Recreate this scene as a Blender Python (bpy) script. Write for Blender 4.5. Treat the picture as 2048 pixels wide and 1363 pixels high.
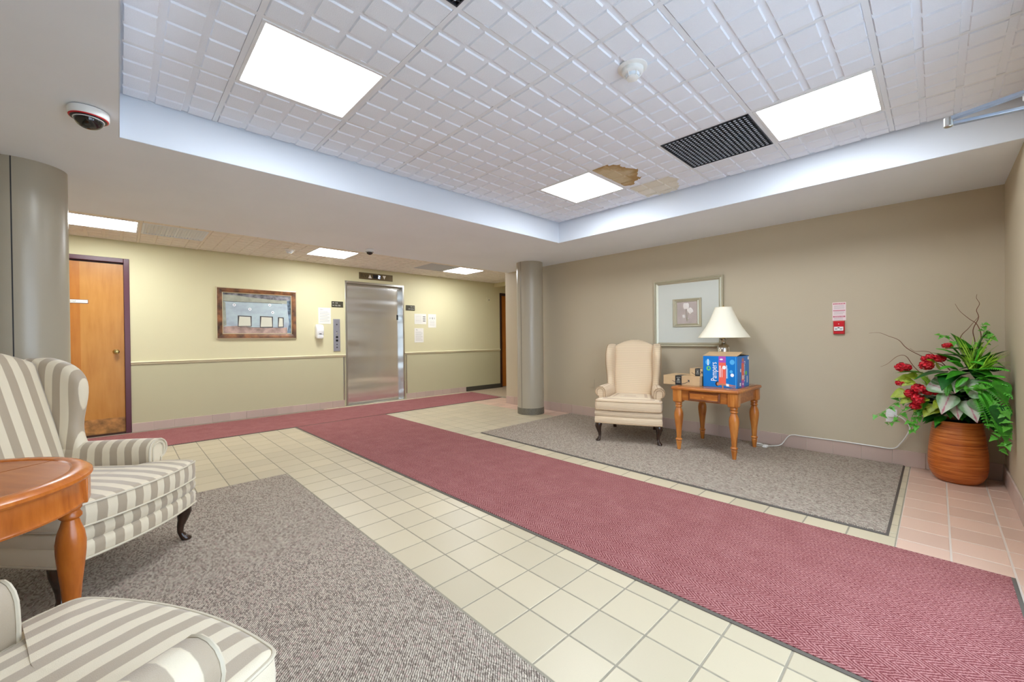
import bpy, bmesh, math, random
from mathutils import Vector, Matrix, noise as mnoise
R = math.radians
rnd = random.Random(7)
for o in list(bpy.data.objects): bpy.data.objects.remove(o)
S = bpy.context.scene
COL = S.collection

# ------------------------------------------------------------------ camera
H = 1.18
YAW, PITCH, ROLL, FPX = R(43.8925), R(-0.3793), R(0.5895), 816.4
cam_d = bpy.data.cameras.new('camera'); cam = bpy.data.objects.new('camera', cam_d); COL.objects.link(cam)
cam_d.sensor_width = 36.0; cam_d.lens = 36.0 * FPX / 2048.0; cam_d.clip_start = 0.05
Fw = Vector((math.sin(YAW) * math.cos(PITCH), math.cos(YAW) * math.cos(PITCH), math.sin(PITCH)))
Rt = Vector((math.cos(YAW), -math.sin(YAW), 0)); Dn = Fw.cross(Rt)
Xc = math.cos(ROLL) * Rt + math.sin(ROLL) * Dn
Yd = -math.sin(ROLL) * Rt + math.cos(ROLL) * Dn
cam.matrix_world = Matrix((( Xc.x, -Yd.x, -Fw.x, 0), (Xc.y, -Yd.y, -Fw.y, 0), (Xc.z, -Yd.z, -Fw.z, H), (0, 0, 0, 1)))
S.camera = cam

def atX(px, py, X):
    "point of the plane X = const that a sight line of the photograph meets"
    r = Xc * ((px - 1024) / FPX) + Yd * ((py - 681.5) / FPX) + Fw
    t = X / r.x
    return Vector((X, r.y * t, H + r.z * t))

# ------------------------------------------------------------------ light and exposure
world = bpy.data.worlds.new('world'); S.world = world; world.use_nodes = True
bg = world.node_tree.nodes['Background']; bg.inputs[0].default_value = (0.66, 0.81, 1.0, 1); bg.inputs[1].default_value = 6.0
S.view_settings.view_transform = 'Standard'; S.view_settings.look = 'None'
S.view_settings.gamma = 1.0; S.view_settings.use_curve_mapping = False
S.view_settings.exposure = 0.35
LIGHT = 22.0       # radiance of the lit ceiling panels

# ------------------------------------------------------------------ materials
def lin(c):
    out = []
    for v in c:
        v /= 255.0
        out.append(v / 12.92 if v <= 0.04045 else ((v + 0.055) / 1.055) ** 2.4)
    return (*out, 1.0)
class NT:
    def __init__(s, name):
        s.m = bpy.data.materials.new(name); s.m.use_nodes = True
        s.t = s.m.node_tree; s.b = s.t.nodes['Principled BSDF']
    def n(s, typ, **kw):
        nd = s.t.nodes.new(typ)
        for k, v in kw.items():
            if k.startswith('i_'):
                key = k[2:]; key = int(key) if key.isdigit() else key.replace('_', ' ')
                nd.inputs[key].default_value = v
            else: setattr(nd, k, v)
        return nd
    def l(s, a, b): s.t.links.new(a, b)
    def math(s, op, a, b=None, c=None):
        nd = s.t.nodes.new('ShaderNodeMath'); nd.operation = op
        for i, v in enumerate((a, b, c)):
            if v is None: continue
            if isinstance(v, (int, float)): nd.inputs[i].default_value = v
            else: s.l(v, nd.inputs[i])
        return nd.outputs[0]
    def coord(s, which='Object', scale=(1, 1, 1), rot=(0, 0, 0)):
        tc = s.n('ShaderNodeTexCoord'); mp = s.n('ShaderNodeMapping')
        mp.inputs['Scale'].default_value = scale; mp.inputs['Rotation'].default_value = rot
        s.l(tc.outputs[which], mp.inputs['Vector']); return mp.outputs[0]
    def noise(s, vec, scale, detail=4, rough=.5):
        nd = s.n('ShaderNodeTexNoise'); nd.inputs['Scale'].default_value = scale
        nd.inputs['Detail'].default_value = detail; nd.inputs['Roughness'].default_value = rough
        if vec is not None: s.l(vec, nd.inputs['Vector'])
        return nd.outputs[0]
    def ramp(s, fac, stops, interp='LINEAR'):
        nd = s.n('ShaderNodeValToRGB'); cr = nd.color_ramp; cr.interpolation = interp
        while len(cr.elements) < len(stops): cr.elements.new(.5)
        for e, (p, c) in zip(cr.elements, stops): e.position = p; e.color = lin(c)
        s.l(fac, nd.inputs[0]); return nd.outputs[0]
    def mix(s, fac, a, b):
        nd = s.n('ShaderNodeMix'); nd.data_type = 'RGBA'
        for sock, v in ((nd.inputs[0], fac), (nd.inputs[6], a), (nd.inputs[7], b)):
            if isinstance(v, (int, float)): sock.default_value = v
            elif isinstance(v, tuple): sock.default_value = lin(v) if len(v) == 3 else v
            else: s.l(v, sock)
        return nd.outputs[2]
    def bump(s, h, dist, strength=1.0):
        nd = s.n('ShaderNodeBump'); nd.inputs['Distance'].default_value = dist; nd.inputs['Strength'].default_value = strength
        s.l(h, nd.inputs['Height']); s.l(nd.outputs[0], s.b.inputs['Normal'])
    def color(s, c):
        if isinstance(c, tuple): s.b.inputs['Base Color'].default_value = lin(c)
        else: s.l(c, s.b.inputs['Base Color'])
    def set(s, rough=.5, metal=0., spec=.5):
        s.b.inputs['Roughness'].default_value = rough; s.b.inputs['Metallic'].default_value = metal
        s.b.inputs['Specular IOR Level'].default_value = spec
        return s.m
def plain(name, c, rough=.5, metal=0., var=.0, scale=20, bump=0., bscale=200, spec=.5):
    t = NT(name)
    if var:
        v = t.coord(); f = t.noise(v, scale, 3)
        d = tuple(max(0, x * (1 - var)) for x in c); u = tuple(min(255, x * (1 + var)) for x in c)
        t.color(t.ramp(f, [(.3, d), (.7, u)]))
    else: t.color(c)
    if bump:
        v = t.coord(); t.bump(t.noise(v, bscale, 2), bump)
    return t.set(rough, metal, spec)
def wood(name, dark, mid, light, axis=2, rough=.35, stretch=12, scale=5, bands=None):
    t = NT(name); sc = [stretch] * 3; sc[axis] = 1.0
    v = t.coord(scale=tuple(sc)); f = t.noise(v, scale, 6, .6)
    v2 = t.coord(scale=(1, 1, 1)); g = t.noise(v2, 3, 3)
    f2 = t.math('ADD', t.math('MULTIPLY', f, .6), t.math('MULTIPLY', g, .4))
    c = t.ramp(f2, [(.3, dark), (.5, mid), (.68, light)])
    t.color(c); return t.set(rough)
def emis(name, c, k):
    t = NT(name); t.color((0, 0, 0)); t.b.inputs['Emission Color'].default_value = lin(c); t.b.inputs['Emission Strength'].default_value = k
    return t.set(.6)

M = {}
M['white'] = plain('painted_white', (232, 232, 232), .6)
M['soffit'] = plain('soffit_paint', (240, 245, 252), .75, var=.008, scale=2)
M['fascia'] = plain('fascia_paint', (218, 224, 232), .7)
M['ctile'] = plain('ceiling_tile', (240, 243, 250), .95, bump=.0016, bscale=260)
M['tbar'] = plain('ceiling_grid_metal', (234, 236, 240), .5)
M['hctile'] = plain('hall_ceiling_tile', (238, 233, 222), .95, bump=.0016, bscale=260)
M['taupe'] = plain('taupe_paint', (196, 182, 155), .55, bump=.0006, bscale=180)
M['col'] = plain('column_paint', (172, 162, 142), .28, bump=.0003, bscale=150)
t = NT('cream_wall_paint'); tc = t.n('ShaderNodeTexCoord'); sp = t.n('ShaderNodeSeparateXYZ'); t.l(tc.outputs['Object'], sp.inputs[0])
t.color(t.mix(t.math('GREATER_THAN', sp.outputs[2], .905), (196, 190, 152), (222, 214, 172)))
t.bump(t.noise(t.coord(), 180, 2), .0006); M['cream'] = t.set(.55)
M['rail'] = plain('chair_rail_paint', (224, 216, 178), .45)
def tilemat(name, c, var):
    t = NT(name); oi = t.n('ShaderNodeObjectInfo')
    a = tuple(x * (1 - var) for x in c); b = tuple(min(255, x * (1 + var)) for x in c)
    base = t.ramp(oi.outputs['Random'], [(0, a), (1, b)])
    sp = t.noise(t.coord(), 320, 2); f = t.math('GREATER_THAN', sp, .66)
    t.color(t.mix(t.math('MULTIPLY', f, .18), base, tuple(x * .8 for x in c)))
    return t.set(.36)
M['ltile'] = tilemat('light_floor_tile', (196, 182, 153), .03)
M['ptile'] = tilemat('pink_floor_tile', (212, 178, 156), .035)
M['btile'] = tilemat('pink_base_tile', (196, 172, 158), .03)
M['grout'] = plain('grout', (150, 141, 122), .9, var=.05, scale=30)
M['pgrout'] = plain('pale_grout', (206, 190, 174), .9)
M['hallfloor'] = plain('hall_floor', (176, 156, 130), .6, var=.05, scale=30)
M['darkbase'] = plain('dark_rubber_base', (70, 66, 56), .6)
def carpet(name, cols):
    t = NT(name); c0 = t.coord()
    v = t.coord(scale=(1, 1, 1), rot=(0, 0, R(45)))
    sp = t.n('ShaderNodeSeparateXYZ'); t.l(v, sp.inputs[0])
    wob = t.noise(v, 45, 2); x = t.math('ADD', sp.outputs[0], t.math('MULTIPLY', wob, .010))
    rib = t.math('PINGPONG', t.math('DIVIDE', x, .0085), .5)          # loop rows run diagonally
    vo = t.n('ShaderNodeTexVoronoi'); vo.inputs['Scale'].default_value = 115; t.l(t.coord(scale=(1.6, .75, 1), rot=(0, 0, R(45))), vo.inputs['Vector'])
    sep = t.n('ShaderNodeSeparateColor'); t.l(vo.outputs['Color'], sep.inputs[0])
    c = t.ramp(sep.outputs[0], cols, 'CONSTANT')
    fine = t.noise(c0, 420, 2)
    h = t.math('ADD', t.math('MULTIPLY', rib, 1.5), t.math('MULTIPLY', t.math('SUBTRACT', fine, .5), 1.3))
    d = t.ramp(h, [(.0, (120, 116, 110)), (.30, (205, 205, 205)), (.62, (255, 255, 255))])
    mx = t.n('ShaderNodeMix'); mx.data_type = 'RGBA'; mx.blend_type = 'MULTIPLY'; mx.inputs[0].default_value = 1
    t.l(c, mx.inputs[6]); t.l(d, mx.inputs[7]); t.color(mx.outputs[2])
    t.bump(h, .002)
    return t.set(.95, 0, .15)
M['mat'] = carpet('grey_loop_carpet', [(0, (160, 144, 130)), (.2, (208, 194, 176)), (.5, (224, 210, 190)), (.72, (184, 168, 152)), (.9, (206, 180, 166))])
M['matedge'] = plain('carpet_edge', (92, 84, 76), .8)
t = NT('burgundy_herringbone'); tc = t.n('ShaderNodeTexCoord'); sp = t.n('ShaderNodeSeparateXYZ'); t.l(tc.outputs['Object'], sp.inputs[0])
wob = t.noise(t.coord(scale=(1, 1, 1)), 60, 3)
xx = t.math('ADD', sp.outputs[0], t.math('MULTIPLY', t.math('SUBTRACT', wob, .5), .012))
tri = t.math('PINGPONG', xx, .045)
ph = t.math('FRACT', t.math('DIVIDE', t.math('ADD', sp.outputs[1], t.math('MULTIPLY', tri, 1.3)), .020))
saw = t.math('PINGPONG', ph, .5)
fine = t.noise(t.coord(scale=(1, 1, 1)), 300, 3)
big = t.noise(t.coord(scale=(1, 1, 1)), 6, 3)
h = t.math('ADD', t.math('MULTIPLY', saw, 1.25), t.math('MULTIPLY', t.math('SUBTRACT', fine, .5), 1.3))
h2 = t.math('ADD', h, t.math('MULTIPLY', t.math('SUBTRACT', big, .5), .22))
t.color(t.ramp(h2, [(.0, (106, 50, 52)), (.3, (148, 88, 87)), (.68, (188, 138, 133))]))
t.bump(saw, .004); M['runner'] = t.set(.95, 0, .1)
M['runedge'] = plain('runner_rubber_edge', (96, 88, 78), .8)
M['door'] = wood('maple_door', (184, 120, 44), (197, 136, 58), (206, 146, 68), 2, .35, 10, 2)
M['doordark'] = wood('maple_door_dark_leaf', (176, 104, 28), (188, 118, 38), (196, 128, 48), 2, .35, 10, 2)
M['dooro'] = wood('orange_door', (176, 98, 24), (190, 112, 32), (200, 122, 42), 2, .35, 10, 2)
M['kick'] = plain('scuffed_door_foot', (168, 118, 62), .45, var=.22, scale=14)
M['maroon'] = plain('maroon_frame_paint', (92, 48, 58), .3)
M['brown'] = plain('dark_brown_frame_paint', (58, 30, 22), .4)
M['brass'] = plain('brass', (196, 170, 110), .25, 1.0)
t = NT('brushed_stainless'); v = t.coord(scale=(1, 1, 60)); f = t.noise(v, 8, 4)
t.color((246, 248, 250)); w = t.noise(t.coord(scale=(.35, 1, 2.4)), 1.6, 1)
t.bump(w, .055, .5); M['steel'] = t.set(.2, 1.0)
M['steel2'] = plain('satin_steel', (200, 198, 190), .28, 1.0)
M['steelb'] = plain('call_panel_steel', (186, 186, 196), .35, .8)
M['chrome'] = plain('brushed_nickel', (200, 196, 186), .22, 1.0)
M['black'] = plain('black_plastic', (14, 14, 16), .35)
M['dark'] = plain('dark_metal', (52, 52, 54), .5)
M['bronze'] = plain('bronze_plate', (112, 96, 66), .4, .4)
M['olive'] = plain('dark_olive_sign', (66, 62, 44), .5)
M['ink'] = plain('grey_ink', (150, 146, 140), .8)
M['inkd'] = plain('dark_ink', (60, 58, 60), .8)
M['paper'] = plain('paper', (238, 234, 222), .7)
M['plastic'] = plain('white_plastic', (238, 238, 234), .35)
M['grille'] = plain('dark_eggcrate', (58, 64, 74), .45, .3)
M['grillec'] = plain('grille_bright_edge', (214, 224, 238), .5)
M['grillew'] = plain('white_louver', (232, 240, 248), .45)
M['red'] = plain('red_plastic', (206, 26, 40), .3)
M['pinkink'] = plain('pink_ink', (206, 112, 128), .7)
M['palepink'] = plain('pale_pink_paper', (242, 222, 222), .7)
M['lit'] = emis('lit_diffuser', (240, 247, 255), LIGHT)
M['lith'] = emis('lit_hall_diffuser', (246, 250, 255), LIGHT * 1.2)
M['led'] = emis('indicator_led', (215, 225, 255), 3.0)
M['glass'] = None
t = NT('clear_glass'); tr = t.n('ShaderNodeBsdfTransparent'); gl = t.n('ShaderNodeBsdfGlossy', i_Roughness=.02); mx = t.n('ShaderNodeMixShader', i_0=.08)
t.l(tr.outputs[0], mx.inputs[1]); t.l(gl.outputs[0], mx.inputs[2]); t.l(mx.outputs[0], t.t.nodes['Material Output'].inputs[0]); M['glass'] = t.m
t = NT('smoked_dome'); t.color((20, 20, 22)); M['dome'] = t.set(.06, 0, .8)
M['alu'] = plain('grey_aluminium', (168, 178, 192), .35, .6)
M['ground'] = plain('pale_paving', (200, 200, 198), .9, var=.06, scale=4)
# furniture
def stripes(name, axis, ca, cb, per, rough=.5, wave=0.0):
    t = NT(name); tc = t.n('ShaderNodeTexCoord'); sp = t.n('ShaderNodeSeparateXYZ'); t.l(tc.outputs['Object'], sp.inputs[0])
    x = t.math('ADD', sp.outputs[axis], 10.0 + per * .25)
    p = t.math('PINGPONG', x, per / 2)
    nd = t.n('ShaderNodeMapRange', interpolation_type='SMOOTHSTEP'); t.l(p, nd.inputs[0])
    nd.inputs[1].default_value = per * .25 - per * .02; nd.inputs[2].default_value = per * .25 + per * .02
    w = t.noise(t.coord(scale=(1, 1, 1)), 700, 1)
    t.color(t.mix(nd.outputs[0], ca, cb)); t.bump(w, .0006)
    t.b.inputs['Sheen Weight'].default_value = .25
    rr = t.n('ShaderNodeMapRange'); t.l(nd.outputs[0], rr.inputs[0]); rr.inputs[3].default_value = rough; rr.inputs[4].default_value = rough - .12
    t.l(rr.outputs[0], t.b.inputs['Roughness']); t.b.inputs['Specular IOR Level'].default_value = .4
    return t.m
CA, CB = (222, 208, 180), (174, 157, 133)
M['str_u'] = stripes('satin_stripe_depthwise', 0, CA, CB, .078)
M['str_v'] = stripes('satin_stripe_across', 1, CA, CB, .078)
M['rib_z'] = stripes('cream_fine_rib', 2, (232, 211, 178), (202, 174, 140), .0115, .75)
M['pipe_s'] = plain('satin_piping', (206, 194, 170), .5)
M['pipe_c'] = plain('cream_piping', (178, 150, 116), .7)
M['legd'] = plain('dark_walnut', (50, 32, 22), .18, var=.15, scale=12)
M['honey'] = wood('honey_wood', (128, 66, 22), (186, 112, 46), (220, 150, 74), 2, .28, 7, 4)
M['honeyx'] = wood('honey_wood_panel', (128, 66, 22), (178, 104, 42), (212, 142, 68), 1, .28, 7, 4)
M['glaze'] = wood('dark_glazed_wood', (96, 48, 18), (120, 62, 26), (140, 76, 34), 1, .3, 6, 5)
M['topbrown'] = wood('table_top_brown', (146, 92, 48), (164, 106, 58), (178, 120, 70), 1, .22, 6, 4)
M['orange'] = wood('orange_turned_wood', (150, 74, 20), (188, 102, 34), (206, 122, 46), 2, .25, 6, 4)
M['orangetop'] = wood('round_table_top', (146, 80, 36), (172, 100, 48), (188, 118, 62), 1, .38, 6, 4)
M['shade'] = plain('cream_lamp_shade', (248, 242, 220), .8)
M['card'] = plain('cardboard', (196, 164, 122), .8, var=.03, scale=10)
M['cardd'] = plain('cardboard_end', (184, 154, 112), .8)
M['tape'] = plain('black_tape', (34, 34, 36), .4)
M['tapein'] = plain('tape_print', (150, 150, 140), .6)
M['blue'] = plain('blue_carton', (0, 118, 198), .35)
M['blue2'] = plain('light_blue_print', (86, 176, 228), .4)
M['purple'] = plain('purple_print', (176, 82, 178), .4)
M['coral'] = plain('coral_print', (238, 104, 84), .4)
M['green'] = plain('green_print', (120, 206, 90), .4)
M['skin'] = plain('skin_print', (196, 128, 96), .5)
M['hair'] = plain('hair_print', (36, 26, 26), .5)
M['wht'] = plain('white_print', (246, 246, 246), .45)
M['frame1'] = plain('distressed_brown_frame', (112, 74, 44), .45, var=.45, scale=9)
M['frameedge'] = plain('champagne_edge', (214, 202, 168), .35, .3)
M['frame2'] = plain('champagne_frame', (194, 188, 164), .3, .45)
M['matboard'] = plain('pale_green_matboard', (210, 212, 202), .5)
M['mauve'] = plain('mauve_panel', (184, 170, 162), .7, var=.05, scale=8)
M['tulip'] = plain('tulip_white', (238, 230, 222), .6)
M['stem'] = plain('tulip_stem', (160, 152, 128), .7)
t = NT('abstract_canvas'); v = t.coord(scale=(1.2, 1, 2.2)); f = t.noise(v, 3, 5, .6)
t.color(t.ramp(f, [(.3, (158, 164, 178)), (.45, (176, 190, 196)), (.6, (186, 204, 204)), (.75, (172, 176, 192))])); M['canvas'] = t.set(.7)
M['cv_dark'] = plain('canvas_dark_strokes', (96, 94, 96), .7, var=.6, scale=14)
M['cv_pink'] = plain('canvas_earth_strokes', (176, 150, 138), .7, var=.18, scale=10)
M['cv_ol'] = plain('canvas_grey_green', (164, 166, 148), .7, var=.1, scale=10)
M['cv_box'] = plain('canvas_cream', (218, 216, 196), .7)
M['cv_line'] = plain('canvas_line', (74, 72, 70), .7)
M['cv_teal'] = plain('canvas_slate', (92, 108, 122), .7, var=.5, scale=12)
# plant
M['pot'] = wood('spun_bamboo', (136, 62, 18), (176, 92, 34), (200, 122, 58), 0, .3, 1, 1)
t = NT('spun_bamboo_rings'); v = t.coord(scale=(1.0, 1.0, 26)); f = t.noise(v, 4, 5, .65)
t.color(t.ramp(f, [(.28, (128, 56, 14)), (.5, (196, 104, 38)), (.72, (222, 142, 70))])); t.bump(f, .002); M['pot'] = t.set(.33)
M['leaf'] = plain('green_leaf', (58, 138, 32), .4, var=.2, scale=30)
M['leafd'] = plain('deep_green_leaf', (24, 90, 26), .4, var=.2, scale=30)
M['fern'] = plain('fern_green', (80, 174, 44), .45, var=.15, scale=30)
M['grass'] = plain('lime_grass', (160, 208, 66), .45, var=.15, scale=20)
M['ivy'] = plain('ivy_green', (98, 176, 58), .4, var=.2, scale=30)
M['ylw'] = plain('yellow_green_leaf', (150, 168, 40), .45, var=.15, scale=30)
M['redp'] = plain('red_petal', (196, 12, 34), .5, var=.18, scale=40)
M['twig'] = plain('brown_twig', (122, 78, 58), .7)
t = NT('caladium_leaf'); tc = t.n('ShaderNodeTexCoord'); sp = t.n('ShaderNodeSeparateXYZ'); t.l(tc.outputs['Object'], sp.inputs[0])
vein = t.math('ABSOLUTE', sp.outputs[0]); f = t.noise(t.coord(), 60, 3)
g = t.math('ADD', t.math('MULTIPLY', vein, 22.0), t.math('MULTIPLY', f, .35))
t.color(t.ramp(g, [(.16, (188, 112, 128)), (.3, (196, 196, 178)), (.7, (186, 200, 172)), (1.0, (112, 150, 96))])); M['cala'] = t.set(.45)
M['soil'] = plain('dark_moss', (40, 40, 22), .9)
M['cord'] = plain('white_cord', (232, 230, 222), .5)
M['granite'] = plain('granite_band', (104, 98, 84), .5, var=.3, scale=160)

# ------------------------------------------------------------------ geometry helpers
_text_cache = {}
def text_geo(body, size):
    k = (body, size)
    if k not in _text_cache:
        c = bpy.data.curves.new('t', 'FONT'); c.body = body; c.size = size; c.align_x = 'CENTER'; c.align_y = 'CENTER'; c.resolution_u = 3
        o = bpy.data.objects.new('t', c); COL.objects.link(o)
        dg = bpy.context.evaluated_depsgraph_get()
        me = bpy.data.meshes.new_from_object(o.evaluated_get(dg))
        _text_cache[k] = ([v.co.copy() for v in me.vertices], [tuple(p.vertices) for p in me.polygons])
        bpy.data.objects.remove(o); bpy.data.curves.remove(c); bpy.data.meshes.remove(me)
    return _text_cache[k]
class MB:
    def __init__(s): s.v = []; s.f = []
    def add(s, vs, fs, mtx=None):
        o = len(s.v)
        s.v += [tuple(mtx @ Vector(p)) if mtx else tuple(p) for p in vs]
        s.f += [tuple(i + o for i in f) for f in fs]; return s
    def box(s, x0, x1, y0, y1, z0, z1, mtx=None):
        return s.add([(x0, y0, z0), (x1, y0, z0), (x1, y1, z0), (x0, y1, z0), (x0, y0, z1), (x1, y0, z1), (x1, y1, z1), (x0, y1, z1)],
                     [(0, 3, 2, 1), (4, 5, 6, 7), (0, 1, 5, 4), (1, 2, 6, 5), (2, 3, 7, 6), (3, 0, 4, 7)], mtx)
    def loft(s, rings, cap=(1, 1), mtx=None, closed=True):
        n = len(rings[0]); vs = [p for r in rings for p in r]; fs = []
        for k in range(len(rings) - 1):
            for i in range(n if closed else n - 1):
                j = (i + 1) % n; fs.append((k * n + i, k * n + j, (k + 1) * n + j, (k + 1) * n + i))
        if cap[0]: fs.append(tuple(range(n))[::-1])
        if cap[1]: fs.append(tuple((len(rings) - 1) * n + i for i in range(n)))
        return s.add(vs, fs, mtx)
    def lathe(s, prof, n=24, c=(0, 0, 0), mtx=None, cap=(1, 1)):
        return s.loft([[(c[0] + r * math.cos(2 * math.pi * i / n), c[1] + r * math.sin(2 * math.pi * i / n), c[2] + z) for i in range(n)] for r, z in prof], cap, mtx)
    def prism(s, outline, z0, z1, mtx=None):
        return s.loft([[(x, y, z0) for x, y in outline], [(x, y, z1) for x, y in outline]], (1, 1), mtx)
    def tube(s, path, r, n=8, closed=False, mtx=None):
        P = [Vector(p) for p in path]; L = len(P); rings = []; prev = None
        for i in range(L):
            a = P[(i - 1) % L] if (closed or i > 0) else P[i]; b = P[(i + 1) % L] if (closed or i < L - 1) else P[i]
            d = (b - a).normalized()
            if prev is None:
                up = Vector((0, 0, 1)) if abs(d.z) < .9 else Vector((1, 0, 0)); nx = d.cross(up).normalized()
            else:
                nx = (prev - d * prev.dot(d)).normalized()
            prev = nx; ny = d.cross(nx); rr = r[i] if isinstance(r, (list, tuple)) else r
            rings.append([tuple(P[i] + (nx * math.cos(2 * math.pi * k / n) + ny * math.sin(2 * math.pi * k / n)) * rr) for k in range(n)])
        if closed: rings.append(rings[0]); return s.loft(rings, (0, 0), mtx)
        return s.loft(rings, (1, 1), mtx)
    def poly(s, pts, fn):           # a flat polygon, mapped into space by fn(a, b)
        return s.add([fn(*p) for p in pts], [tuple(range(len(pts)))])
    def rect(s, a0, a1, b0, b1, fn): return s.poly([(a0, b0), (a1, b0), (a1, b1), (a0, b1)], fn)
    def disc(s, a, b, r, fn, n=16, rb=None):
        rb = rb or r
        return s.poly([(a + r * math.cos(2 * math.pi * i / n), b + rb * math.sin(2 * math.pi * i / n)) for i in range(n)], fn)
    def text(s, body, size, a, b, fn, rot=0.0, sx=1.0):
        vs, fs = text_geo(body, size); c, sn = math.cos(rot), math.sin(rot)
        return s.add([fn(a + c * p.x * sx - sn * p.y, b + sn * p.x * sx + c * p.y) for p in vs], fs)
    def mesh(s, name, m, smooth=True, ang=35):
        me = bpy.data.meshes.new(name); me.from_pydata(s.v, [], s.f); me.validate()
        bm = bmesh.new(); bm.from_mesh(me); bmesh.ops.recalc_face_normals(bm, faces=bm.faces); bm.to_mesh(me); bm.free()
        if smooth:
            me.polygons.foreach_set('use_smooth', [True] * len(me.polygons)); me.set_sharp_from_angle(angle=R(ang))
        me.materials.append(M[m] if isinstance(m, str) else m); return me
    def build(s, name, m, parent=None, bevel=0, smooth=True, ang=35, sub=0):
        return link(name, s.mesh(name, m, smooth, ang), parent, bevel, sub)
def link(name, me, parent=None, bevel=0, sub=0):
    o = bpy.data.objects.new(name, me); COL.objects.link(o)
    if parent: o.parent = parent
    if bevel:
        b = o.modifiers.new('bevel', 'BEVEL'); b.width = bevel; b.segments = 2; b.limit_method = 'ANGLE'; b.angle_limit = R(40)
    if sub:
        b = o.modifiers.new('sub', 'SUBSURF'); b.levels = sub; b.render_levels = sub
    return o
def tag(o, label=None, cat=None, group=None, kind=None):
    if label: o['label'] = label
    if cat: o['category'] = cat
    if group: o['group'] = group
    if kind: o['kind'] = kind
    return o
def empty(name, loc=(0, 0, 0), rz=0.0, label=None, cat=None, group=None, kind=None, rx=0.0):
    o = bpy.data.objects.new(name, None); COL.objects.link(o); o.location = loc; o.rotation_euler = (rx, 0, rz)
    o.empty_display_size = .1
    return tag(o, label, cat, group, kind)
def copy_tree(o, parent=None):
    c = o.copy(); COL.objects.link(c); c.parent = parent
    for ch in list(o.children): copy_tree(ch, c)
    return c
def B(name, m, parent, *boxes, bevel=0):
    mb = MB()
    for b in boxes: mb.box(*b)
    return mb.build(name, m, parent, bevel)
def structure(name, m, *boxes, label=None, bevel=0, parent=None):
    o = B(name, m, parent, *boxes, bevel=bevel); return tag(o, label, kind='structure')

# ------------------------------------------------------------------ the room
XT, YE, YF, XL = 5.07, 7.30, -0.378, -1.80          # taupe wall, lift wall, entrance wall, left wall
ZS, ZC, ZH = 2.36, 2.612, 2.49                       # soffit, coffered ceiling, hall ceiling
CX0, CX1, CY1 = 0.012, 3.965, 3.262                  # recess of the coffered ceiling
XR = 8.2                                             # end of the corridor
# --- floor: recessed grout bed and the tiles in it
floor = structure('floor', 'grout', (-3.6, XR, YF - .15, YE + .2, -.12, -.0015), label='tiled lobby floor with pale field tiles and pink borders')
PX, PY = .2125, .2137
def tile_mesh(name, m):
    mb = MB(); a, b = (PX - .008) / 2, (PY - .008) / 2; c = .002
    mb.loft([[(-a, -b, -.006), (a, -b, -.006), (a, b, -.006), (-a, b, -.006)], [(-a, -b, -.001), (a, -b, -.001), (a, b, -.001), (-a, b, -.001)],
             [(-a + c, -b + c, 0), (a - c, -b + c, 0), (a - c, b - c, 0), (-a + c, b - c, 0)]], (0, 1))
    return mb.mesh(name, m, smooth=False)
TM = {'l': tile_mesh('floor_tile', 'ltile'), 'p': tile_mesh('border_tile', 'ptile')}
def lay(kind, x0, x1, y0, y1, ox, oy=1.016):
    i0 = math.floor((x0 - ox) / PX + 1e-4); i1 = math.ceil((x1 - ox) / PX - 1e-4); j0 = math.floor((y0 - oy) / PY + 1e-4); j1 = math.ceil((y1 - oy) / PY - 1e-4)
    for i in range(i0, i1):
        for j in range(j0, j1):
            a0, a1 = max(ox + i * PX, x0), min(ox + (i + 1) * PX, x1); b0, b1 = max(oy + j * PY, y0), min(oy + (j + 1) * PY, y1)
            if a1 - a0 < .02 or b1 - b0 < .02: continue
            o = link({'l': 'floor_tile', 'p': 'border_tile'}[kind], TM[kind], floor)
            o.location = ((a0 + a1) / 2, (b0 + b1) / 2, 0)
            o.scale = ((a1 - a0 - .008) / (PX - .008), (b1 - b0 - .008) / (PY - .008), 1)
OX = 1.486
lay('l', OX - 2 * PX, 1.86, .16, 6.08, OX)
lay('l', OX - 7 * PX, OX - 2 * PX, 3.93, 6.08, OX)
OX2 = 3.236 - PX
lay('l', OX2, 3.30, .162, 3.98, OX2)
lay('l', 2.95, OX2 + 8 * PX, 3.98, 6.10, OX2)
lay('p', OX2 + 8 * PX, XT, 3.98, 6.10, OX2)
lay('p', XT, XT + 2 * PX, 5.42, 6.10, XT)
lay('p', OX2 - PX, XT, YF, .162, OX2)
B('grout_bed', 'pgrout', floor, (OX2 - PX, XT, YF, .160, -.004, -.001))
lay('l', 3.30, XT, .162, .216, OX2)
lay('l', 2.5, 5.6, 7.02, YE - .002, OX)
structure('floor_corridor', 'hallfloor', (5.62, XR, 5.44, YE, -.0015, .001), label='plain beige corridor floor beyond the burgundy runner')
structure('ground', 'ground', (-30, 30, -30, YF - .16, -.25, -.15), label='pale paving outside the entrance')

# --- walls
TH = .15
DX0, DX1 = -.86, .105            # left wooden door with frame
EX0, EX1, EZ = 2.905, 4.065, 2.24
D3X0, D3X1 = 6.62, 7.62
wb = MB()
for a, b in ((-3.6, DX0), (DX1, EX0), (EX1, D3X0), (D3X1, XR)): wb.box(a, b, YE, YE + TH, 0, 2.75)
wb.box(DX0, DX1, YE, YE + TH, 2.262, 2.75); wb.box(EX0, EX1, YE, YE + TH, EZ, 2.75); wb.box(D3X0, D3X1, YE, YE + TH, 2.274, 2.75)
tag(wb.build('wall_back', 'cream', smooth=False), 'cream wall with the lift and wooden doors', kind='structure')
structure('wall_back_outer', 'cream', (-3.6, XR, YE + TH + .15, YE + TH + .25, 0, 2.75), label='wall closing the lift and store room openings')
structure('wall_right', 'taupe', (XT, XT + TH, YF - TH, 5.43, 0, 2.75), label='taupe wall behind the armchair')
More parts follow.
